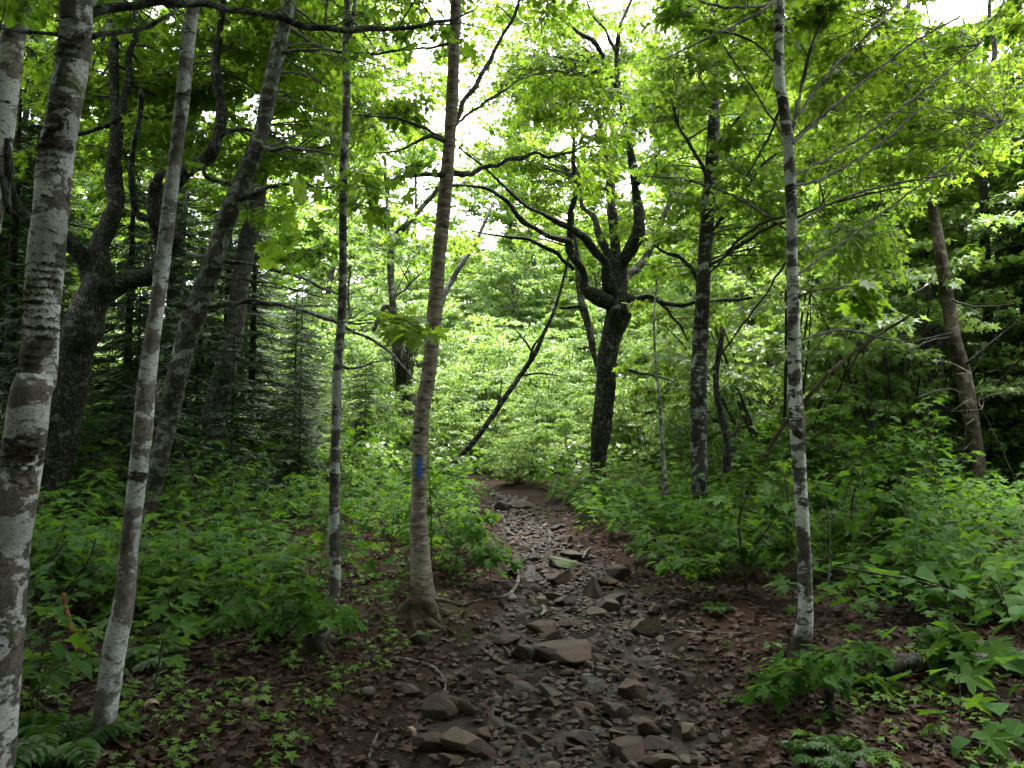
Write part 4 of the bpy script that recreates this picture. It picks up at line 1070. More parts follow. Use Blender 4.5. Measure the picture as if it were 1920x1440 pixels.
def scatter(n, x0, x1, y0, y1, mind, ok, pts=None):
    pts = [] if pts is None else pts; out = []
    for _ in range(n * 60):
        if len(out) >= n: break
        x, y = rng.uniform(x0, x1), rng.uniform(y0, y1)
        if not ok(x, y): continue
        if all((x - a) ** 2 + (y - b) ** 2 > mind ** 2 for a, b in pts):
            pts.append((x, y)); out.append((x, y))
    return out
occupied = [(float(v[0]), float(v[1])) for v in LANDMARK.values()]
def clearing(x, y): return (-.13 * y - .4 < x < .27 * y) and y < 35
# tall woodland
spots = scatter(92, -38, 38, 15.5, 58, 2.7, lambda x, y: not clearing(x, y) and abs(x) < .74 * y + 3, list(occupied))
KIND = ['tall full-crowned woodland tree', 'pale-trunked leafy woodland tree', 'dark-trunked high-crowned woodland tree', 'low bushy young woodland tree']
for x, y in spots:
    low = abs(x - 0.03 * y) < .22 * y
    k = int(rng.choice([1, 3] if low else [0, 0, 1, 2, 3]))
    s = rng.uniform(.8, 1.15) * (.85 if low else 1.0)
    o = place(PROT[k], x, y, s, tilt=(rng.normal(0, .03), rng.normal(0, .03)))
    later(o, KIND[k], 'woodland trees behind the clearing')
for x, y in scatter(20, -7, 12, 31, 47, 2.6, lambda x, y: True, list(spots)):
    k = int(rng.choice([0, 1, 2, 3])); o = place(PROT[k], x, y, rng.uniform(.75, 1.0))
    later(o, KIND[k], 'woodland trees behind the clearing')
# unseen trees added around and behind the viewer so their crowns shade the foreground
for x, y, k, s in ((-4.5, -2.5, 0, .9), (4.6, -2.6, 0, .95), (-.8, -5.0, 2, .9), (-9, 1, 0, 1), (9, 0, 0, 1), (3.5, -7, 0, 1), (-5, -7, 0, 1), (6.6, .4, 2, .95), (-6.6, .2, 2, .95), (-2.2, .1, 2, .9), (2.5, -.2, 2, .95), (.4, -2.4, 2, 1.0), (10.2, 10.5, 0, .8), (-9.2, 10.8, 2, .85), (-8.6, 6.2, 0, .8)):
    o = place(PROT[k], x, y, s)
    later(o, KIND[k], 'unseen trees added to shade the foreground')
for x, y in scatter(46, -22, 22, -20, 7, 2.4, lambda x, y: (y < -2.5 or abs(x) > .72 * max(y, 0) + 5.2) and math.hypot(x, y) > 3.4, [(v[0], v[1]) for v in LANDMARK.values()]):  # wider ring added out of view to block low light under the canopy
    k = int(rng.choice([0, 2, 3, 3])); o = place(PROT[k], x, y, rng.uniform(.85, 1.15))
    later(o, KIND[k], 'unseen trees added to shade the foreground')
for x, y in scatter(26, -16, 16, -12, 5, 1.8, lambda x, y: (y < -3 or abs(x) > .72 * max(y, 0) + 2.6) and math.hypot(x, y) > 3.2):  # spruces added out of view, closing the ring against side light
    o = place(SPR[int(rng.integers(0, 2))], x, y, rng.uniform(.8, 1.1)); later(o, 'unseen added dark spruce', 'spruces in the shade')
# spruces in the shade left and right
for x, y, k, s in ((-6.4, 10.2, 0, .9), (-8.2, 12.4, 0, 1.1), (-5.0, 12.8, 1, 1.0), (-6.3, 14.6, 0, 1.0), (-3.5, 13.0, 1, .75), (-4.0, 15.2, 1, 1.0), (-9.5, 15.5, 0, 1.2), (-11.5, 13, 0, 1.2), (-7.4, 8.6, 1, .9), (-2.9, 15.8, 2, 1.1), (-3.0, 11.4, 2, .8),
                   (8.2, 12.6, 0, .9), (9.4, 14.6, 0, 1.1), (10.8, 12.0, 0, 1.0), (12.4, 15.4, 0, 1.2), (8.3, 10.2, 1, .8), (-1.0, 27.5, 1, .8), (-4.4, 9.4, 1, .8), (-5.5, 11.4, 0, .8), (-7.3, 11.0, 0, .95), (-4.5, 13.8, 0, .8), (-5.6, 15.6, 0, 1.0), (-8.6, 13.8, 0, 1.1), (-7.0, 16.5, 0, 1.1), (-3.7, 10.6, 2, 1.0), (-10.4, 16.8, 0, 1.2), (-5.2, 8.6, 2, 1.1), (9.0, 16.4, 0, 1.1), (10.4, 14.2, 1, 1.2), (-13, 18, 0, 1.3), (14.5, 19, 0, 1.3), (-6.4, 19, 0, 1.1)):
    o = place(SPR[k], x, y, s * rng.uniform(.92, 1.08))
    later(o, ('tall dark spruce', 'shoulder-high dark spruce', 'small dark spruce')[k], 'spruces in the shade')
# leafy shrubs of the clearing and its edges
sh = scatter(88, -8, 11, 14.0, 33, 1.1, lambda x, y: path_d(x, y) > .35 and -.26 * y < x < .34 * y, list(occupied))
for x, y in sh:
    k = int(rng.choice([0, 0, 0, 1, 2] if y > 16 else [1, 3]))
    o = place(SHR[k], x, y, rng.uniform(.8, 1.2) * min(1.0, .5 + .06 * max(0, y - 14)))
    later(o, ('tall arching pale green shrub', 'rounded pale green shrub', 'big lobed-leaf shrub', 'low lobed-leaf shrub')[k], 'leafy shrubs of the clearing')
for x, y in scatter(26, -7, 11, 22, 36, 1.6, lambda x, y: -.26 * y < x < .34 * y, list(sh)):
    k = int(rng.choice([0, 2, 2])); o = place(SHR[k], x, y, rng.uniform(1.3, 1.9))
    later(o, ('tall arching pale green shrub', '', 'big lobed-leaf shrub')[k], 'leafy shrubs of the clearing')
for x, y in scatter(34, -4, 7, 15.2, 24, 1.15, lambda x, y: path_d(x, y) > .3 and -.2 * y < x < .3 * y and not (y < 16.6 and abs(x - 1.7) < 1.3) and not (y < 15.6 and -1.6 < x < .4)):
    k = int(rng.choice([0, 0, 2])); o = place(SHR[k], x, y, (.42 + .95 * (y - 15) / 9) * rng.uniform(.85, 1.15))
    later(o, ('tall arching pale green shrub', '', 'big lobed-leaf shrub')[k], 'leafy shrubs of the clearing')
for x, y in scatter(16, 3.5, 14, 13, 23, 1.7, lambda x, y: .24 * y < x < .6 * y, list(occupied)):
    k = int(rng.choice([0, 2, 2])); o = place(SHR[k], x, y, rng.uniform(1.1, 1.7))
    later(o, ('tall arching pale green shrub', '', 'big lobed-leaf shrub')[k], 'leafy shrubs of the clearing')
sh = scatter(78, -26, 30, 17, 44, 1.7, lambda x, y: not (-.26 * y < x < .34 * y and y < 33) and abs(x) < .68 * y, list(occupied))
for x, y in sh:
    k = int(rng.choice([0, 2, 2, 3])); o = place(SHR[k], x, y, rng.uniform(.9, 1.35))
    later(o, ('tall arching pale green shrub', '', 'big lobed-leaf shrub', 'low lobed-leaf shrub')[k], 'leafy shrubs of the clearing')
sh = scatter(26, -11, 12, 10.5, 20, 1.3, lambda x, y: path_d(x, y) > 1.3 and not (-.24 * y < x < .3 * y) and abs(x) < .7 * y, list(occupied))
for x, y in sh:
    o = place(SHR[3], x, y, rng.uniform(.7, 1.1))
    [setattr(c.material_slots[0], 'link', 'OBJECT') or setattr(c.material_slots[0], 'material', M['seedling']) for c in o.children if c.name.startswith('foliage')]  # shade put into the colour: these shrubs take the darker seedling leaf
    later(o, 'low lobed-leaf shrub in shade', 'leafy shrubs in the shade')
# maple saplings, the nearer ones with fully lobed leaves
def sap_ok(x, y):
    d = path_d(x, y)
    lim = .08 if y > 6.5 else (.55 if x < 0 else .75)
    return d > lim and abs(x) < .68 * y + .3 and not (y < 4.3 and abs(x) < 1.6) and not (x < 0 and y < 5.4 and x > -1.6)
near = scatter(70, -4.2, 4.4, 3.4, 7.4, .30, sap_ok)
for x, y in near:
    k = int(rng.choice([0, 1, 2, 3, 4], p=[.35, .28, .2, .12, .05]))
    o = place(SAPH[k], x, y, rng.uniform(.7, 1.15), tilt=(rng.normal(0, .1), rng.normal(0, .1)))
    later(o, ('ankle-high', 'shin-high', 'knee-high', 'thigh-high', 'waist-high')[k] + ' maple sapling', 'maple saplings on the forest floor')
far = scatter(190, -8.5, 9, 6.8, 16.5, .36, sap_ok)
for x, y in far:
    k = int(rng.choice([0, 1, 2, 3, 4], p=[.3, .3, .22, .13, .05]))
    if y > 8 and -.14 * y < x < .2 * y: k = min(k, 0)
    o = place(SAPM[k], x, y, rng.uniform(.65, 1.25), tilt=(rng.normal(0, .1), rng.normal(0, .1)))
    later(o, ('knee-high', 'thigh-high', 'waist-high', 'chest-high', 'head-high')[k] + ' leafy maple sapling', 'maple saplings on the forest floor')
br = scatter(22, -4.5, 5, 3.6, 8, .5, lambda x, y: sap_ok(x, y) and abs(x) > 1.7)
for x, y in br:
    k = int(rng.integers(0, 2)); o = place(SAPO[k], x, y, rng.uniform(.8, 1.1))
    later(o, ('low', 'knee-high')[k] + ' round-leaved sapling', 'round-leaved saplings')

def dead_stem(h):
    b = bez(np.array([0, 0, -.05]), np.array([rng.normal(0, .15 * h), rng.normal(0, .15 * h), h]), .02, 7, .06)
    m = MB(); tube(m, np.column_stack([b, np.linspace(.007, .002, 7)]), 6, .06, .12)
    n = 7; i = rng.integers(2, 7, n); d = unit(rng.normal(size=(n, 3)) + [0, 0, .6]); c = b[i]; ln = rng.uniform(.1, .3, n)[:, None] * h
    twigs(m, np.stack([c, c + d * ln * .5 + rng.normal(0, .02, (n, 3)), c + d * ln], 1), .003, .001, 0)
    o = m.build('dead_sapling', M['stick']); tag(o, '', 'dead sapling', 'dead saplings in the undergrowth'); return o
DS = [dead_stem(h) for h in (.7, 1.0, 1.4)]
for x, y in scatter(26, -5.5, 6, 4.6, 10, .6, lambda x, y: path_d(x, y) > .4 and 1.2 < abs(x) < .66 * y):
    k = int(rng.integers(0, 3)); o = place(DS[k], x, y, rng.uniform(.8, 1.2)); later(o, ('short', 'thin', 'tall thin')[k] + ' bare dead sapling', 'dead saplings in the undergrowth')

# ------------------------------------------------------------------ stones
def rock_mesh(seed, flat=1.0, sub=4, cuts=11, pointed=False):
    rs = np.random.default_rng(seed)
    bm = bmesh.new(); bmesh.ops.create_icosphere(bm, subdivisions=sub, radius=.5)
    V = np.array([v.co[:] for v in bm.verts])
    if pointed:
        n = unit(np.array([[.85, -.35, .42], [-.85, -.3, .36], [.2, -.95, .25], [0, .9, .5], [0, 0, -1]])); h = np.array([.2, .22, .24, .25, .3])
    else:
        n = unit(rs.normal(size=(cuts, 3)) * [1, 1, 1.1]); h = rs.uniform(.17, .36, cuts)
    for a, b in zip(n, h):
        e = np.maximum(V @ a - b, 0); V = V - a * (e * .985)[:, None]
    V += unit(V) * ((sn(V, 6, seed) * .018) + sn(V, 15, seed + 2) * .008)[:, None]
    V[:, 2] *= flat
    sz = V.max(0) - V.min(0); V = (V - (V.max(0) + V.min(0)) / 2) / sz
    for v, c in zip(bm.verts, V): v.co = c
    for f in bm.faces: f.smooth = True
    me = bpy.data.meshes.new('stone'); bm.to_mesh(me); bm.free()
    return me
RK = [rock_mesh(s, 1) for s in range(12)]
def stone(mesh, mat, loc, size, rz, tilt=(0, 0), name='stone'):
    o = bpy.data.objects.new(name, mesh); C.objects.link(o)
    o.location = loc; o.scale = size; o.rotation_euler = (tilt[0], tilt[1], rz)
    if not mesh.materials: mesh.materials.append(None)
    o.material_slots[0].link = 'OBJECT'; o.material_slots[0].material = M[mat]
    return o
HERO = [(1115, 1103, 42, 52, 'stone_tan', 'upright pointed tan stone standing in the middle of the path', 'P'),
 (1063, 1232, 116, 40, 'stone_brown', 'largest brown slab lying tilted across the path', 0), (983, 1228, 54, 34, 'stone_dark', 'dark blunt stone wedged left of the largest slab', 1),
 (948, 1204, 54, 26, 'stone_brown', 'flat brown stone up left of the largest slab', 2), (1214, 1178, 60, 40, 'stone_tan', 'tan two-faced stone on the right side of the path', 3),
 (1187, 1302, 56, 44, 'stone_brown', 'rounded brown boulder low on the right of the path', 4), (822, 1338, 66, 48, 'stone_brown', 'angular brown boulder on the lower left edge of the path', 5),
 (872, 1328, 40, 34, 'stone_brown', 'egg-shaped brown stone beside the angular boulder', 6), (802, 1398, 58, 38, 'stone_brown', 'block of brown stone below the angular boulder', 7),
 (902, 1378, 44, 24, 'stone_brown', 'low flat brown stone right of the angular boulder', 8), (930, 1364, 34, 22, 'stone_grey', 'pale grey smooth cobble near the bottom of the path', 9),
 (902, 1413, 58, 38, 'stone_brown', 'humped brown stone at the bottom edge of the path', 10), (1030, 1304, 46, 28, 'stone_grey', 'grey oval stone below the largest slab', 11),
 (1055, 1060, 58, 24, 'stone_moss', 'mossy dark slab across the upper path', 0), (1048, 1087, 48, 30, 'stone_brown', 'brown block under the mossy slab', 3),
 (1157, 1074, 54, 32, 'stone_dark', 'nearly black overhanging block on the right bank', 7), (1140, 1092, 40, 24, 'stone_brown', 'brown stone against the nearly black block', 2),
 (1140, 1136, 48, 26, 'stone_tan', 'flat tan stone just below the pointed stone', 8), (1120, 1151, 38, 20, 'stone_tan', 'small tan stone below the flat tan one', 5),
 (1003, 1106, 24, 18, 'stone_grey', 'small grey cobble left of the pointed stone', 6), (1040, 1120, 38, 22, 'stone_grey', 'grey flat stone left of the pointed stone', 11),
 (787, 1199, 34, 30, 'stone_moss', 'mossy round stone at the foot of the birch', 4), (1130, 1263, 36, 26, 'stone_grey', 'grey square stone right of the largest slab', 1),
 (1120, 1240, 26, 22, 'stone_brown', 'brown cobble touching the right end of the largest slab', 9), (1070, 1172, 50, 20, 'stone_brown', 'long brown stone above the largest slab', 10),
 (1020, 1182, 54, 20, 'stone_brown', 'wide flat brown stone across the middle of the path', 0), (945, 1258, 36, 16, 'stone_grey', 'thin grey stone left below the largest slab', 3),
 (760, 1296, 46, 24, 'stone_brown', 'half-buried brown stone below the curved grey stick', 2), (1236, 1402, 54, 28, 'stone_brown', 'flat brown stone low on the right edge of the path', 5),
 (1245, 1432, 62, 26, 'stone_tan', 'tan slab cut by the bottom edge of the picture', 7), (1292, 1380, 40, 38, 'stone_tan', 'upright tan stone at the right edge of the mud', 4),
 (1302, 1326, 22, 20, 'stone_grey', 'small pale stone above the upright tan stone', 6), (1270, 1136, 32, 18, 'stone_tan', 'tan flat stone on the soil right of the path', 8),
 (942, 951, 34, 24, 'stone_dark', 'dark boulder at the top of the visible path', 1), (979, 946, 66, 22, 'stone_brown', 'broad brown slab at the top of the visible path', 10),
 (950, 1066, 56, 44, 'stone_brown', 'brown earthy boulder on the left bank of the path', 9), (1000, 1392, 38, 30, 'stone_brown', 'brown stone in the mud at the bottom middle', 11),
 (1072, 1041, 44, 18, 'stone_grey', 'grey flat stone above the mossy slab', 2), (1003, 1047, 24, 20, 'stone_grey', 'grey cobble left above the mossy slab', 5),
 (1047, 990, 30, 16, 'stone_dark', 'dark wet stone halfway up the path', 8)]
spts = []
pm = rock_mesh(77, 1, 4, pointed=True)
for px, py, w, h, mt, lab, sh_ in HERO:
    Y = hitY(px, py + h * .38); p = P(px, py + h * .38, Y)
    W, Hh = w * Y / F, h * Y / F
    loc = (p[0], p[1] + W * .2, gz(p[0], p[1]) + Hh * .26)
    o = stone(pm if sh_ == 'P' else RK[sh_], mt, loc, (W * 1.05, W * rng.uniform(.65, .85), Hh * 1.05), 0.1 if sh_ == 'P' else rng.uniform(-.5, .5), (rng.normal(0, .1), rng.normal(0, .1)))
    tag(o, lab, 'stone', 'stones on the path')
    spts.append((loc[0], loc[1], W))
LANDMARK_ST = {'pointed stone': P(1115, 1120, hitY(1115, 1120)), 'largest brown slab': P(1063, 1245, hitY(1063, 1245)), 'angular brown boulder': P(822, 1355, hitY(822, 1355)),
    'rounded brown boulder': P(1187, 1318, hitY(1187, 1318)), 'mossy slab': P(1055, 1070, hitY(1055, 1070)), 'two-faced tan stone': P(1214, 1192, hitY(1214, 1192)),
    'topmost dark boulder': P(942, 960, hitY(942, 960)), 'upright tan stone': P(1292, 1394, hitY(1292, 1394)), 'grey oval stone': P(1030, 1314, hitY(1030, 1314))}
LANDMARK.update(LANDMARK_ST); SM = list(LANDMARK_ST)
cnt = 0
WORD = {'stone_brown': 'brown', 'stone_grey': 'grey', 'stone_dark': 'dark', 'stone_tan': 'tan'}
for _ in range(9000):
    if cnt >= 250: break
    y = 3.6 + 9.5 * rng.uniform() ** 1.3
    x = np.interp(y, PY, PX) + np.interp(y, PY, PW) * rng.normal(0, .52)
    if path_d(x, y) > .15: continue
    w = float(np.clip(rng.lognormal(math.log(.075), .40), .04, .18))
    if any((x - a) ** 2 + (y - b) ** 2 < (.40 * (w + c)) ** 2 for a, b, c in spts): continue
    spts.append((x, y, w)); cnt += 1
    mt = str(rng.choice(['stone_brown', 'stone_grey', 'stone_dark', 'stone_tan'], p=[.55, .13, .22, .10]))
    hh = w * rng.uniform(.35, .75)
    o = stone(RK[rng.integers(0, 12)], mt, (x, y, gz(x, y) + hh * .2), (w, w * rng.uniform(.6, 1), hh), rng.uniform(0, 6.28), (rng.normal(0, .2), rng.normal(0, .2)))
    o['category'] = 'stone'
    later(o, f"{'small' if w < .055 else 'fist-sized' if w < .09 else 'big'} {WORD[mt]} stone", 'stones on the path', SM)
# gravel and chips between the stones
bm = bmesh.new(); bmesh.ops.create_icosphere(bm, subdivisions=1, radius=.5)
IV = np.array([v.co[:] for v in bm.verts]); IF = np.array([[v.index for v in f.verts] for f in bm.faces]); bm.free()
ng = 3800
y = 3.0 + 10.5 * rng.uniform(size=ng) ** 1.35
x = np.interp(y, PY, PX) + np.interp(y, PY, PW) * rng.normal(0, .6, ng)
w = np.clip(rng.lognormal(math.log(.023), .5, ng), .008, .06)
z = ground(x, y) + w * .1
mb = MB()
R = rng.normal(size=(ng, 3, 3)); R, _ = np.linalg.qr(R)
S = np.stack([w, w * rng.uniform(.5, 1, ng), w * rng.uniform(.3, .7, ng)], -1)
loc = IV[None] * (1 + rng.normal(0, .16, (ng, len(IV), 1))) * S[:, None]
a = rng.uniform(0, 6.28, ng); ca, sa = np.cos(a)[:, None], np.sin(a)[:, None]
Vg = np.stack([loc[..., 0] * ca - loc[..., 1] * sa, loc[..., 0] * sa + loc[..., 1] * ca, loc[..., 2]], -1) + np.stack([x, y, z], -1)[:, None]
pick = rng.choice(3, ng, p=[.56, .16, .28])
for k in range(3):
    q = pick == k
    f = (IF[None] + (np.arange(q.sum()) * len(IV))[:, None, None]).reshape(-1, 3)
    mb.add(Vg[q].reshape(-1, 3), [f], k, False)
o = mb.build('gravel', [M['stone_brown'], M['stone_grey'], M['stone_dark']]); tag(o, 'gravel and stone chips scattered along the muddy path', 'gravel', kind='stuff')

bm = bmesh.new(); bmesh.ops.create_icosphere(bm, subdivisions=2, radius=.5)
I2 = np.array([v.co[:] for v in bm.verts]); F2 = np.array([[v.index for v in f.verts] for f in bm.faces]); bm.free()
mb = MB(); n2 = 0
for _ in range(6000):
    if n2 >= 820: break
    y = 3.2 + 9.6 * rng.uniform() ** 1.25; x = np.interp(y, PY, PX) + np.interp(y, PY, PW) * rng.normal(0, .5)
    w = float(np.clip(rng.lognormal(math.log(.046), .35), .02, .10))
    if any((x - a) ** 2 + (y - b) ** 2 < (.36 * (w + c)) ** 2 for a, b, c in spts): continue
    spts.append((x, y, w)); n2 += 1
    V = I2.copy()
    for a, b in zip(unit(rng.normal(size=(8, 3))), rng.uniform(.2, .38, 8)): V -= a * np.maximum(V @ a - b, 0)[:, None]
    V = V * [w, w * rng.uniform(.55, 1), w * rng.uniform(.4, .75)] * 1.25; an = rng.uniform(0, 6.28)
    V = np.column_stack([V[:, 0] * math.cos(an) - V[:, 1] * math.sin(an), V[:, 0] * math.sin(an) + V[:, 1] * math.cos(an), V[:, 2] + rng.normal(0, .25) * V[:, 0]])
    mb.add(V + [x, y, gz(x, y) + w * .1], [F2], int(rng.choice(4, p=[.56, .12, .22, .1])), True)
o = mb.build('small_stones', [M['stone_brown'], M['stone_grey'], M['stone_dark'], M['stone_tan']]); tag(o, 'small half-buried stones packed between the larger stones of the path', 'stones', kind='stuff')

# ------------------------------------------------------------------ leaf litter, low cover, grass
nl = 30000
y = 2.6 + 9.5 * rng.uniform(size=nl) ** 1.5; x = rng.uniform(-.75, .75, nl) * (y + .6)
d = path_d(x, y)
keep = rng.random(nl) < np.where(d > .1, 1.0, np.where(d > -.2, .6, .22))
x, y, d = x[keep], y[keep], d[keep]; n = len(x)
pos = np.stack([x, y, ground(x, y) + rng.uniform(.004, .022, n)], -1)
a = rng.uniform(0, 6.28, n); dr = np.stack([np.cos(a), np.sin(a), rng.normal(0, .25, n)], -1)
mb = MB(); h = rng.random(n) < .55
nm = np.array([0, 0, 1.0]) + rng.normal(0, .28, (n, 3)); sz = rng.uniform(.028, .072, n); ti = rng.beta(.9, 2.6, n)
leaves(mb, L_MID, pos[h], dr[h], nm[h], sz[h], 0, ti[h], rng.uniform(-2, 2.6, (h.sum(), 1)))
leaves(mb, L_OV, pos[~h], dr[~h], nm[~h], sz[~h], 0, ti[~h], rng.uniform(-2, 3, ((~h).sum(), 1)))
o = mb.build('leaf_litter', M['litter']); tag(o, 'brown fallen leaves covering the soil beside the path', 'leaf litter', kind='stuff')
# tiny seedlings on the litter and denser low cover farther in
def cover(name, label, nP, xr, yr, ok, hr, ls, leaf, mat, npair):
    y = yr[0] + (yr[1] - yr[0]) * rng.uniform(size=nP) ** 1.25; x = rng.uniform(-1, 1, nP) * (xr * y + .4)
    k = ok(x, y); x, y = x[k], y[k]; n = len(x)
    base = np.stack([x, y, ground(x, y) - .01], -1)
    hgt = rng.uniform(*hr, n); lean = rng.normal(0, .15, (n, 2)) * hgt[:, None]
    top = base + np.column_stack([lean, hgt])
    mb = MB(); twigs(mb, np.stack([base, (base + top) / 2, top], 1), .0016, .001, 1)
    for q in range(npair):
        t = 1 - .45 * q / max(1, npair - 1) if npair > 1 else 1
        c = base + (top - base) * t; a0 = rng.uniform(0, 6.28, n)
        for e in range(2 if q else 3):
            a = a0 + e * (6.283 / (2 if q else 3)) + rng.normal(0, .25, n)
            d = np.stack([np.cos(a), np.sin(a), rng.uniform(-.7, .0, n)], -1)
            leaves(mb, leaf, c + d * (ls * .35), d, np.array([0, 0, 1.0]) + rng.normal(0, .2, (n, 3)), ls * rng.uniform(.6, 1.2, n) * (1 if q else .9), 0)
    o = mb.build(name, [M[mat], M['stem']]); return tag(o, label, name.replace('_', ' '), kind='stuff')
def patchy(x, y, s, seed, th): return sn(np.stack([x, y, 0 * x], -1), s, seed) > th
cover('seedling_cover', 'small maple seedlings dotted over the brown leaf litter', 1700, .72, (3.0, 9), lambda x, y: (path_d(x, y) > .3) & patchy(x, y, 1.6, 6, -.35), (.02, .10), .055, L_MID, 'young', 2)
cover('low_undergrowth', 'dense low green undergrowth of seedlings on both sides of the path', 5600, .75, (5.2, 22), lambda x, y: (path_d(x, y) > .3) & (patchy(x, y, .9, 2, -.5) | (y > 8)) & ((np.abs(x - .5) > 2.0) | (y > 6.6)), (.10, .55), .12, L_MID, 'seedling', 3)
cover('clearing_undergrowth', 'bright green ground cover below the shrubs and trees of the far slope', 9000, .72, (13, 60), lambda x, y: (path_d(x, y) > .2) & ((y > 30) | (np.abs(x - .05 * y) > .2 * y) | (rng.random(x.shape) < .12)), (.12, .9), .14, L_LO, 'shrub', 4)
ng = 520
y = 3.4 + 9 * rng.uniform(size=ng); x = np.interp(y, PY, PX) + rng.choice([-1, 1], ng) * (np.interp(y, PY, PW) + rng.uniform(-.05, .55, ng))
k = patchy(x, y, 2.4, 7, .25); x, y = x[k], y[k]; n = len(x)
pos = np.stack([x, y, ground(x, y) - .005], -1); a = rng.uniform(0, 6.28, n)
mb = MB()
blade = (np.array([(-.03, 0, 0), (.03, 0, 0), (.025, .5, .0), (0, 1, -.25), (-.025, .5, .0)]), np.array([(0, 1, 2), (0, 2, 4), (4, 2, 3)]))
for q in range(4):
    leaves(mb, blade, pos + rng.normal(0, .012, pos.shape) * [1, 1, 0], np.stack([.5 * np.cos(a + q * 1.6), .5 * np.sin(a + q * 1.6), rng.uniform(.4, 1.0, n)], -1), np.stack([np.cos(a + q), np.sin(a + q), .3 + 0 * a], -1), rng.uniform(.04, .10, n), 0)
o = mb.build('grass', M['grass']); tag(o, 'thin tufts of grass along the edges of the path', 'grass', kind='stuff')

# ------------------------------------------------------------------ ferns
def make_fern(nf, L, name='fern'):
    r = empty(name, (0, 0, 0), '', 'fern', 'ferns on the forest floor')
    for k in range(nf):
        th = 6.283 * k / nf + rng.normal(0, .25); l = L * rng.uniform(.75, 1.1)
        d = np.array([math.cos(th), math.sin(th), 0]); s = np.array([-d[1], d[0], 0])
        t = np.linspace(0, 1, 9)
        c = d[None] * (l * .85 * t)[:, None]; c[:, 2] = l * (.75 * t - .62 * t ** 2.2)
        m = MB(); tube(m, np.column_stack([c, np.linspace(.003, .0008, 9)]), 4, .04, .05, mat=1)
        n = 20; tt = np.linspace(.18, .985, n)
        q = np.column_stack([np.interp(tt, t, c[:, i]) for i in range(3)])
        w = l * .27 * np.sin(np.pi * (tt * .82 + .12)) ** .8 * (1.02 - tt * .35)
        for sg in (-1, 1):
            v = sg * s[None] + d[None] * .45 + np.array([0, 0, -.2]) + rng.normal(0, .06, (n, 3))
            leaves(m, L_NARROW, q, v, np.array([0, 0, 1.0]) + rng.normal(0, .15, (n, 3)), w * rng.uniform(.9, 1.1, n), 0)
        m.build('frond', [M['fern'], M['stem']], r)
    return r
FN = [make_fern(6, .42), make_fern(7, .32), make_fern(5, .5)]
for px, py, k, s, lab in ((120, 1425, 0, 1.0, 'fern at the foot of the mossy mottled tree'), (60, 1405, 1, 1.0, 'small fern beside the mossy mottled tree at the picture corner'), (305, 1120, 0, 1.0, 'broad fern just right of the slim mottled tree'), (345, 1190, 1, 1.1, 'fern below the broad fern right of the slim mottled tree'),
    (292, 1235, 1, .9, 'low fern close beside the slim mottled tree'), (235, 1270, 2, .7, 'tall-fronded fern behind the slim mottled tree foot'), (1530, 1436, 1, .7, 'fern at the bottom edge below the white-spotted tree'), (1345, 1150, 1, .6, 'small fern on the right bank left of the white-spotted tree'), (1590, 1425, 1, .7, 'small fern at the bottom edge right of the other bottom fern'), (390, 1130, 1, .9, 'small fern between the slim mottled tree and the slender flecked tree')):
    p = onground(px, min(py, 1436)); o = place(FN[k], p[0], p[1], s); tag(o, lab, 'fern', 'ferns on the forest floor')

# ------------------------------------------------------------------ broad-leaved shrubs at the edges
def broad_shrub(label, stems, Y, lsize, leaf=L_ROUND, mat='broad', name='broadleaf_shrub'):
    t0 = to3(stems[0], Y); base = np.array([t0[0, 0], t0[0, 1], gz(t0[0, 0], t0[0, 1])])
    r = empty(name, base, label, 'shrub')
    f = MB()
    for i, st in enumerate(stems):
        t = to3(st, Y, -.25 * (i % 2), i, .05)
        if i == 0: t[0, 2] = base[2] - .03
        m = MB(); sk = tube(m, t, 6, .04, .08); m.build('stem', M['twig'], r, base)
        n = max(4, int(len(sk) * .42))
        k = np.sort(rng.integers(int(len(sk) * .25), len(sk), n)); c = sk[k, :3]
        a = rng.uniform(0, 6.28, n); d = np.stack([np.cos(a), np.sin(a), rng.uniform(-.5, .1, n)], -1)
        e = c + d * [.05, .05, 0] + [0, 0, .02]
        twigs(f, np.stack([c, (c + e) / 2, e], 1), .0014, .001, 1)
        leaves(f, leaf, e, d, np.array([0, 0, 1.0]) + rng.normal(0, .22, (n, 3)), lsize * rng.uniform(.65, 1.15, n), 0)
    f.build('foliage', [M[mat], M['stem']], r, base)
broad_shrub('shrub with large oval leaves in the lower right corner', [[(1935, 1470, 8), (1900, 1400, 7), (1870, 1340, 5), (1850, 1320, 4)], [(1935, 1460, 7), (1905, 1420, 5), (1840, 1395, 4)], [(1935, 1460, 7), (1925, 1380, 5), (1915, 1320, 4)], [(1945, 1450, 6), (1880, 1430, 5), (1830, 1440, 4)]], 3.6, .115)
broad_shrub('long arching shrub stem with round leaves right of the white-spotted tree', [[(1990, 1290, 7), (1930, 1205, 6), (1850, 1140, 5), (1740, 1095, 5), (1640, 1075, 4), (1565, 1062, 3)], [(1900, 1180, 5), (1880, 1130, 4), (1850, 1085, 3)], [(1960, 1250, 5), (1930, 1140, 4), (1900, 1060, 3)]], 4.4, .12)
broad_shrub('round-leaved shrub at the left edge behind the mossy mottled tree', [[(90, 1180, 7), (100, 1120, 6), (95, 1060, 5), (120, 1020, 4)], [(95, 1150, 5), (150, 1090, 4), (190, 1060, 3)], [(92, 1160, 5), (60, 1090, 4), (50, 1030, 3)], [(95, 1140, 5), (160, 1060, 4), (180, 1010, 3)]], 5.0, .11)
broad_shrub('large-leaved low plant in the lower left corner of the picture', [[(300, 1475, 6), (320, 1425, 5), (345, 1405, 4)], [(300, 1470, 5), (250, 1430, 4), (215, 1412, 3)], [(305, 1470, 5), (370, 1430, 4), (400, 1425, 3)]], 3.6, .13)
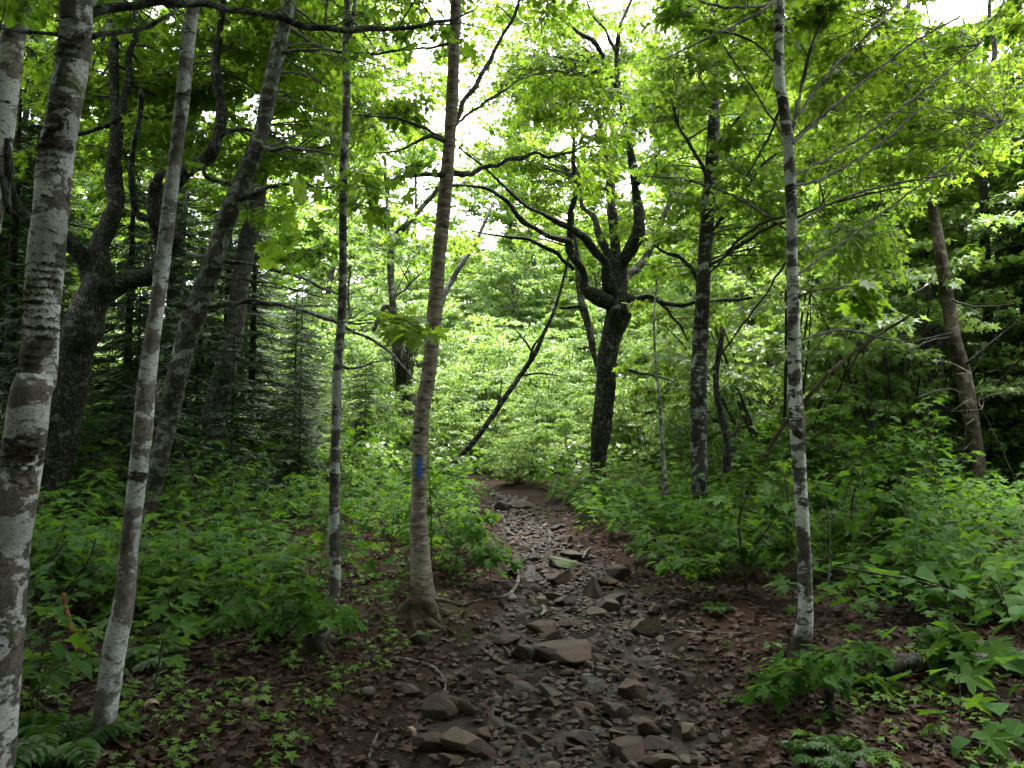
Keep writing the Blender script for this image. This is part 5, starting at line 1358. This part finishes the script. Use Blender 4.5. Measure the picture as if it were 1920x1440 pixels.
# leafy maple boughs of saplings standing by the white-spotted tree
def bough(label, stems, Y, lsize, nm='bushy_maple_sapling'):
    t0 = to3(stems[0], Y); base = np.array([t0[0, 0], t0[0, 1], gz(t0[0, 0], t0[0, 1])])
    r = empty(nm, base, label, 'sapling', 'maple saplings on the forest floor'); f = MB()
    for i, st in enumerate(stems):
        t = to3(st, Y, rng.uniform(-.4, .4), i, .05)
        if i == 0: t[0, 2] = base[2] - .03
        m = MB(); sk = tube(m, t, 6, .04, .08); m.build('stem', M['stem'], r, base)
        n = max(3, int(len(sk) / 5)); k = np.sort(rng.integers(int(len(sk) * .4), len(sk), n)); k[-1] = len(sk) - 1
        a = rng.uniform(0, 6.28, n)
        sprays(f, sk[k, :3], np.stack([np.cos(a), np.sin(a), rng.uniform(-.1, .25, n)], -1), rng.uniform(.25, .42, n), L_HI, lsize, thin=.45, flat=.25, tmid=.45, twr=.0015)
    f.build('foliage', [M['seedling'], M['stem']], r, base)
bough('bushy maple sapling with wide leaf tiers left of the white-spotted tree', [[(1400, 1140, 6), (1395, 1060, 5), (1385, 980, 4), (1400, 930, 3)], [(1395, 1060, 4), (1340, 1010, 3), (1310, 985, 2)], [(1395, 1040, 4), (1440, 990, 3), (1460, 950, 2)], [(1396, 1080, 4), (1350, 1060, 3), (1310, 1050, 2)]], 6.2, .105)
bough('tall maple sapling with overlapping leaf tiers right behind the white-spotted tree', [[(1590, 1080, 7), (1595, 1000, 5), (1600, 930, 4), (1620, 880, 3)], [(1592, 1020, 4), (1650, 950, 3), (1690, 920, 2)], [(1594, 1010, 4), (1550, 950, 3), (1530, 910, 2)], [(1592, 1040, 4), (1640, 1010, 3), (1670, 990, 2)]], 6.6, .115)
bough('leafy maple sapling overhanging the left side of the path beside the birch', [[(850, 1080, 5), (860, 1030, 4), (880, 985, 3), (895, 965, 2)], [(856, 1040, 3), (900, 1030, 3), (930, 1020, 2)], [(856, 1030, 3), (830, 990, 3), (820, 960, 2)]], 7.0, .10)
bough('maple sapling drooping in front of the slender flecked tree', [[(545, 1260, 6), (535, 1190, 5), (530, 1130, 4), (520, 1100, 3)], [(537, 1190, 4), (580, 1150, 3), (600, 1140, 2)], [(536, 1180, 4), (480, 1130, 3), (450, 1110, 2)]], 5.0, .10)
bough('low spreading maple sapling on the leaf litter below the white-spotted tree', [[(1560, 1330, 5), (1545, 1290, 4), (1520, 1265, 3), (1470, 1260, 2)], [(1550, 1300, 4), (1600, 1260, 3), (1650, 1230, 2)], [(1550, 1310, 3), (1500, 1310, 3), (1450, 1290, 2)]], 4.3, .10)
bough('maple sapling with pale leaf tiers right of the low spreading one', [[(1720, 1330, 6), (1715, 1260, 5), (1720, 1200, 4), (1740, 1180, 3)], [(1716, 1270, 4), (1770, 1230, 3), (1810, 1215, 2)], [(1716, 1260, 4), (1660, 1220, 3), (1620, 1200, 2)]], 4.7, .105)

# ------------------------------------------------------------------ sticks, logs and bits on the ground
def ground_stick(name, label, cat, runs, mat, lift=.5, part='branch', rough=.12, marks=None):
    pts0 = None; root = None
    for i, run in enumerate(runs):
        rows = []
        for px, py, w in run:
            p = onground(px, py); r = w * p[1] / F / 2
            rows.append([p[0], p[1], p[2] + r * lift + .004, r])
        m = MB()
        sk = tube(m, np.array(rows), 9, .025, rough, 16, seed=i)
        if i == 0:
            base = np.array(rows[0][:3]); root = m.build(name, mat, None, base); tag(root, label, cat)
        else:
            m.build(part, mat, root, base)
    return root
ground_stick('stick', 'curved grey stick lying on the litter below the birch', 'stick', [[(730, 1240, 4), (752, 1243, 6), (780, 1246, 7), (808, 1256, 7), (828, 1270, 7), (835, 1285, 6), (833, 1300, 3)], [(826, 1268, 5), (845, 1270, 4), (858, 1282, 3)]], M['stick'])
ground_stick('stick', 'bent pale stick on the left edge of the stony path', 'stick', [[(936, 1126, 5), (955, 1120, 7), (968, 1106, 7), (972, 1090, 7), (970, 1070, 5)]], M['stick'], .9)
ground_stick('stick', 'brown stick pointing down at the largest slab', 'stick', [[(903, 1222, 6), (920, 1234, 9), (936, 1244, 9), (949, 1251, 5)]], M['dead_wood'])
ground_stick('stick', 'short pale stick near the bottom left of the path', 'stick', [[(690, 1428, 5), (700, 1402, 6), (709, 1378, 3)]], M['stick'])
ground_stick('stick', 'thin pale stick beside the ferns on the left', 'stick', [[(248, 1320, 4), (290, 1309, 5), (330, 1296, 5), (372, 1275, 3)]], M['stick'])
ground_stick('stick', 'pale stick in the lower left corner below the slim mottled tree', 'stick', [[(32, 1400, 6), (80, 1382, 7), (112, 1370, 6), (150, 1356, 4)]], M['stick'])
ground_stick('stick', 'long thin twig lying on the litter left of the white-spotted tree', 'stick', [[(1270, 1190, 3), (1330, 1192, 4), (1390, 1192, 3), (1420, 1188, 2)]], M['stick'])
ground_stick('stick', 'white curl of dead root in the middle of the stones', 'stick', [[(1012, 1160, 5), (1020, 1154, 8), (1020, 1144, 7), (1013, 1139, 3)]], M['stick'], 1.2)
ground_stick('stick', 'short twig on the upper right of the path', 'stick', [[(1092, 1052, 4), (1098, 1040, 5), (1106, 1031, 3)]], M['stick'], 1.2)
ground_stick('fallen_log', 'dark rotten mossy log lying in the undergrowth on the right', 'log', [[(1660, 1262, 26), (1720, 1258, 34), (1800, 1254, 36), (1870, 1264, 34), (1940, 1280, 32), (2010, 1290, 30)]], M['log'], .55, rough=.16)
ground_stick('fallen_log', 'grey fallen stem behind the dark rotten log', 'log', [[(1700, 1226, 12), (1790, 1222, 16), (1860, 1228, 16), (1960, 1240, 12)]], M['log'], 1.2)
ground_stick('fallen_log', 'brown fallen log in shade behind the leaning grey tree', 'log', [[(410, 948, 12), (450, 942, 20), (500, 938, 18), (540, 940, 10)]], M['dead_wood'], .9)
# forked stick propped on the right bank
def prop(name, label, cat, runs, Y, mat, part='branch'):
    t = to3(runs[0], Y); base = np.array([t[0, 0], t[0, 1], gz(t[0, 0], t[0, 1])]); t[0, 2] = base[2] - .04
    root = None
    for i, r in enumerate(runs):
        q = t if i == 0 else to3(r, Y, .1)
        m = MB(); tube(m, q, 10, .02, .14, 16, broken=True)
        if i == 0: root = m.build(name, mat, None, base); tag(root, label, cat)
        else: m.build(part, mat, root, base)
prop('broken_stub', 'dark broken stub with a pale twig on the litter below the white-spotted tree', 'stick', [[(1550, 1345, 14), (1553, 1320, 14), (1556, 1300, 12), (1560, 1280, 8)], [(1555, 1285, 4), (1580, 1272, 4), (1618, 1262, 2)], [(1552, 1320, 5), (1535, 1320, 5), (1528, 1300, 3)]], hitY(1550, 1345), M['dark_bark'])
prop('broken_stick', 'orange broken stick standing upright among the left hand seedlings', 'stick', [[(152, 1240, 9), (146, 1215, 9), (137, 1188, 10), (128, 1160, 10), (122, 1135, 9), (119, 1114, 7)]], 4.6, bark('orange_wood', (.22, .085, .026), (.06, .03, .015), (.32, .15, .05), .4, .25, 0, 5))
# rotten orange stump
c = onground(1700, 1000)
st = empty('rotten_stump', c, 'crumbling orange rotten stump in the shade behind the white-spotted tree', 'stump')
m = MB(); tube(m, np.array([[*(c + [0, 0, -.1]), .15], [*(c + [0, 0, .05]), .12], [*(c + [.01, 0, .14]), .10]]), 16, .03, .25, 14, broken=True); m.build('stump', M['rotten'], st, c)
for k in range(4):
    a = k * 1.5 + .4; m = MB()
    tube(m, np.array([[*(c + [.08 * math.cos(a), .08 * math.sin(a), .05]), .05], [*(c + [.1 * math.cos(a), .1 * math.sin(a), .16 + .05 * (k % 2)]), .03], [*(c + [.11 * math.cos(a), .11 * math.sin(a), .24 + .09 * (k % 3)]), .008]]), 7, .03, .3, 20)
    m.build('splinter', M['rotten'], st, c)
m = MB(); tube(m, np.array([[*(c + [.1, 0, .03]), .05], [*(c + [.4, -.05, .05]), .045], [*(c + [.75, -.1, .04]), .03]]), 9, .03, .2, 14); m.build('fallen_piece', M['rotten'], st, c)
# curls of birch bark on the litter
def curl(px, py, L, W, a, label):
    p = onground(px, py); n = 12; t = np.linspace(0, 1, n)
    ang = t * 4.2; R = .35 * L * (1 - .3 * t)
    pts = np.column_stack([R * np.cos(ang), 0 * t, R * np.sin(ang) + R[0] * .7])
    e = np.array([0, W / 2, 0]); th = np.column_stack([np.cos(ang), 0 * t, np.sin(ang)]) * .002
    V = np.vstack([pts - e, pts + e, pts - e + th, pts + e + th])
    ca, sa = math.cos(a), math.sin(a); V = V @ np.array([[ca, sa, 0], [-sa, ca, 0], [0, 0, 1]])
    k = np.arange(n - 1)
    m = MB(); m.add(V + p, [np.stack([k, k + 1, k + n + 1, k + n], -1), np.stack([k + 2 * n, k + 3 * n, k + 3 * n + 1, k + 2 * n + 1], -1), np.stack([k, k + 2 * n, k + 2 * n + 1, k + 1], -1), np.stack([k + n, k + n + 1, k + 3 * n + 1, k + 3 * n], -1)])
    tag(m.build('bark_curl', M['curl'], None, p), label, 'bark curl')
M['curl'] = bark('pale_bark_curl', (.24, .16, .10), (.10, .055, .03), (.34, .29, .23), .5, .2, 0, 6)
curl(283, 1342, .10, .07, .5, 'pale curled piece of bark on the litter right of the slim mottled tree')
curl(468, 1332, .08, .06, 1.4, 'pale curled bark scrap on the litter between the left trees and the path')
curl(492, 1326, .07, .05, .2, 'second pale bark scrap lying close to the first')
curl(770, 1385, .09, .025, 2.4, 'orange-tan bark chip beside the angular brown boulder')

settle()
print('objects', len(bpy.data.objects), 'tris', sum(len(m.polygons) for m in bpy.data.meshes))
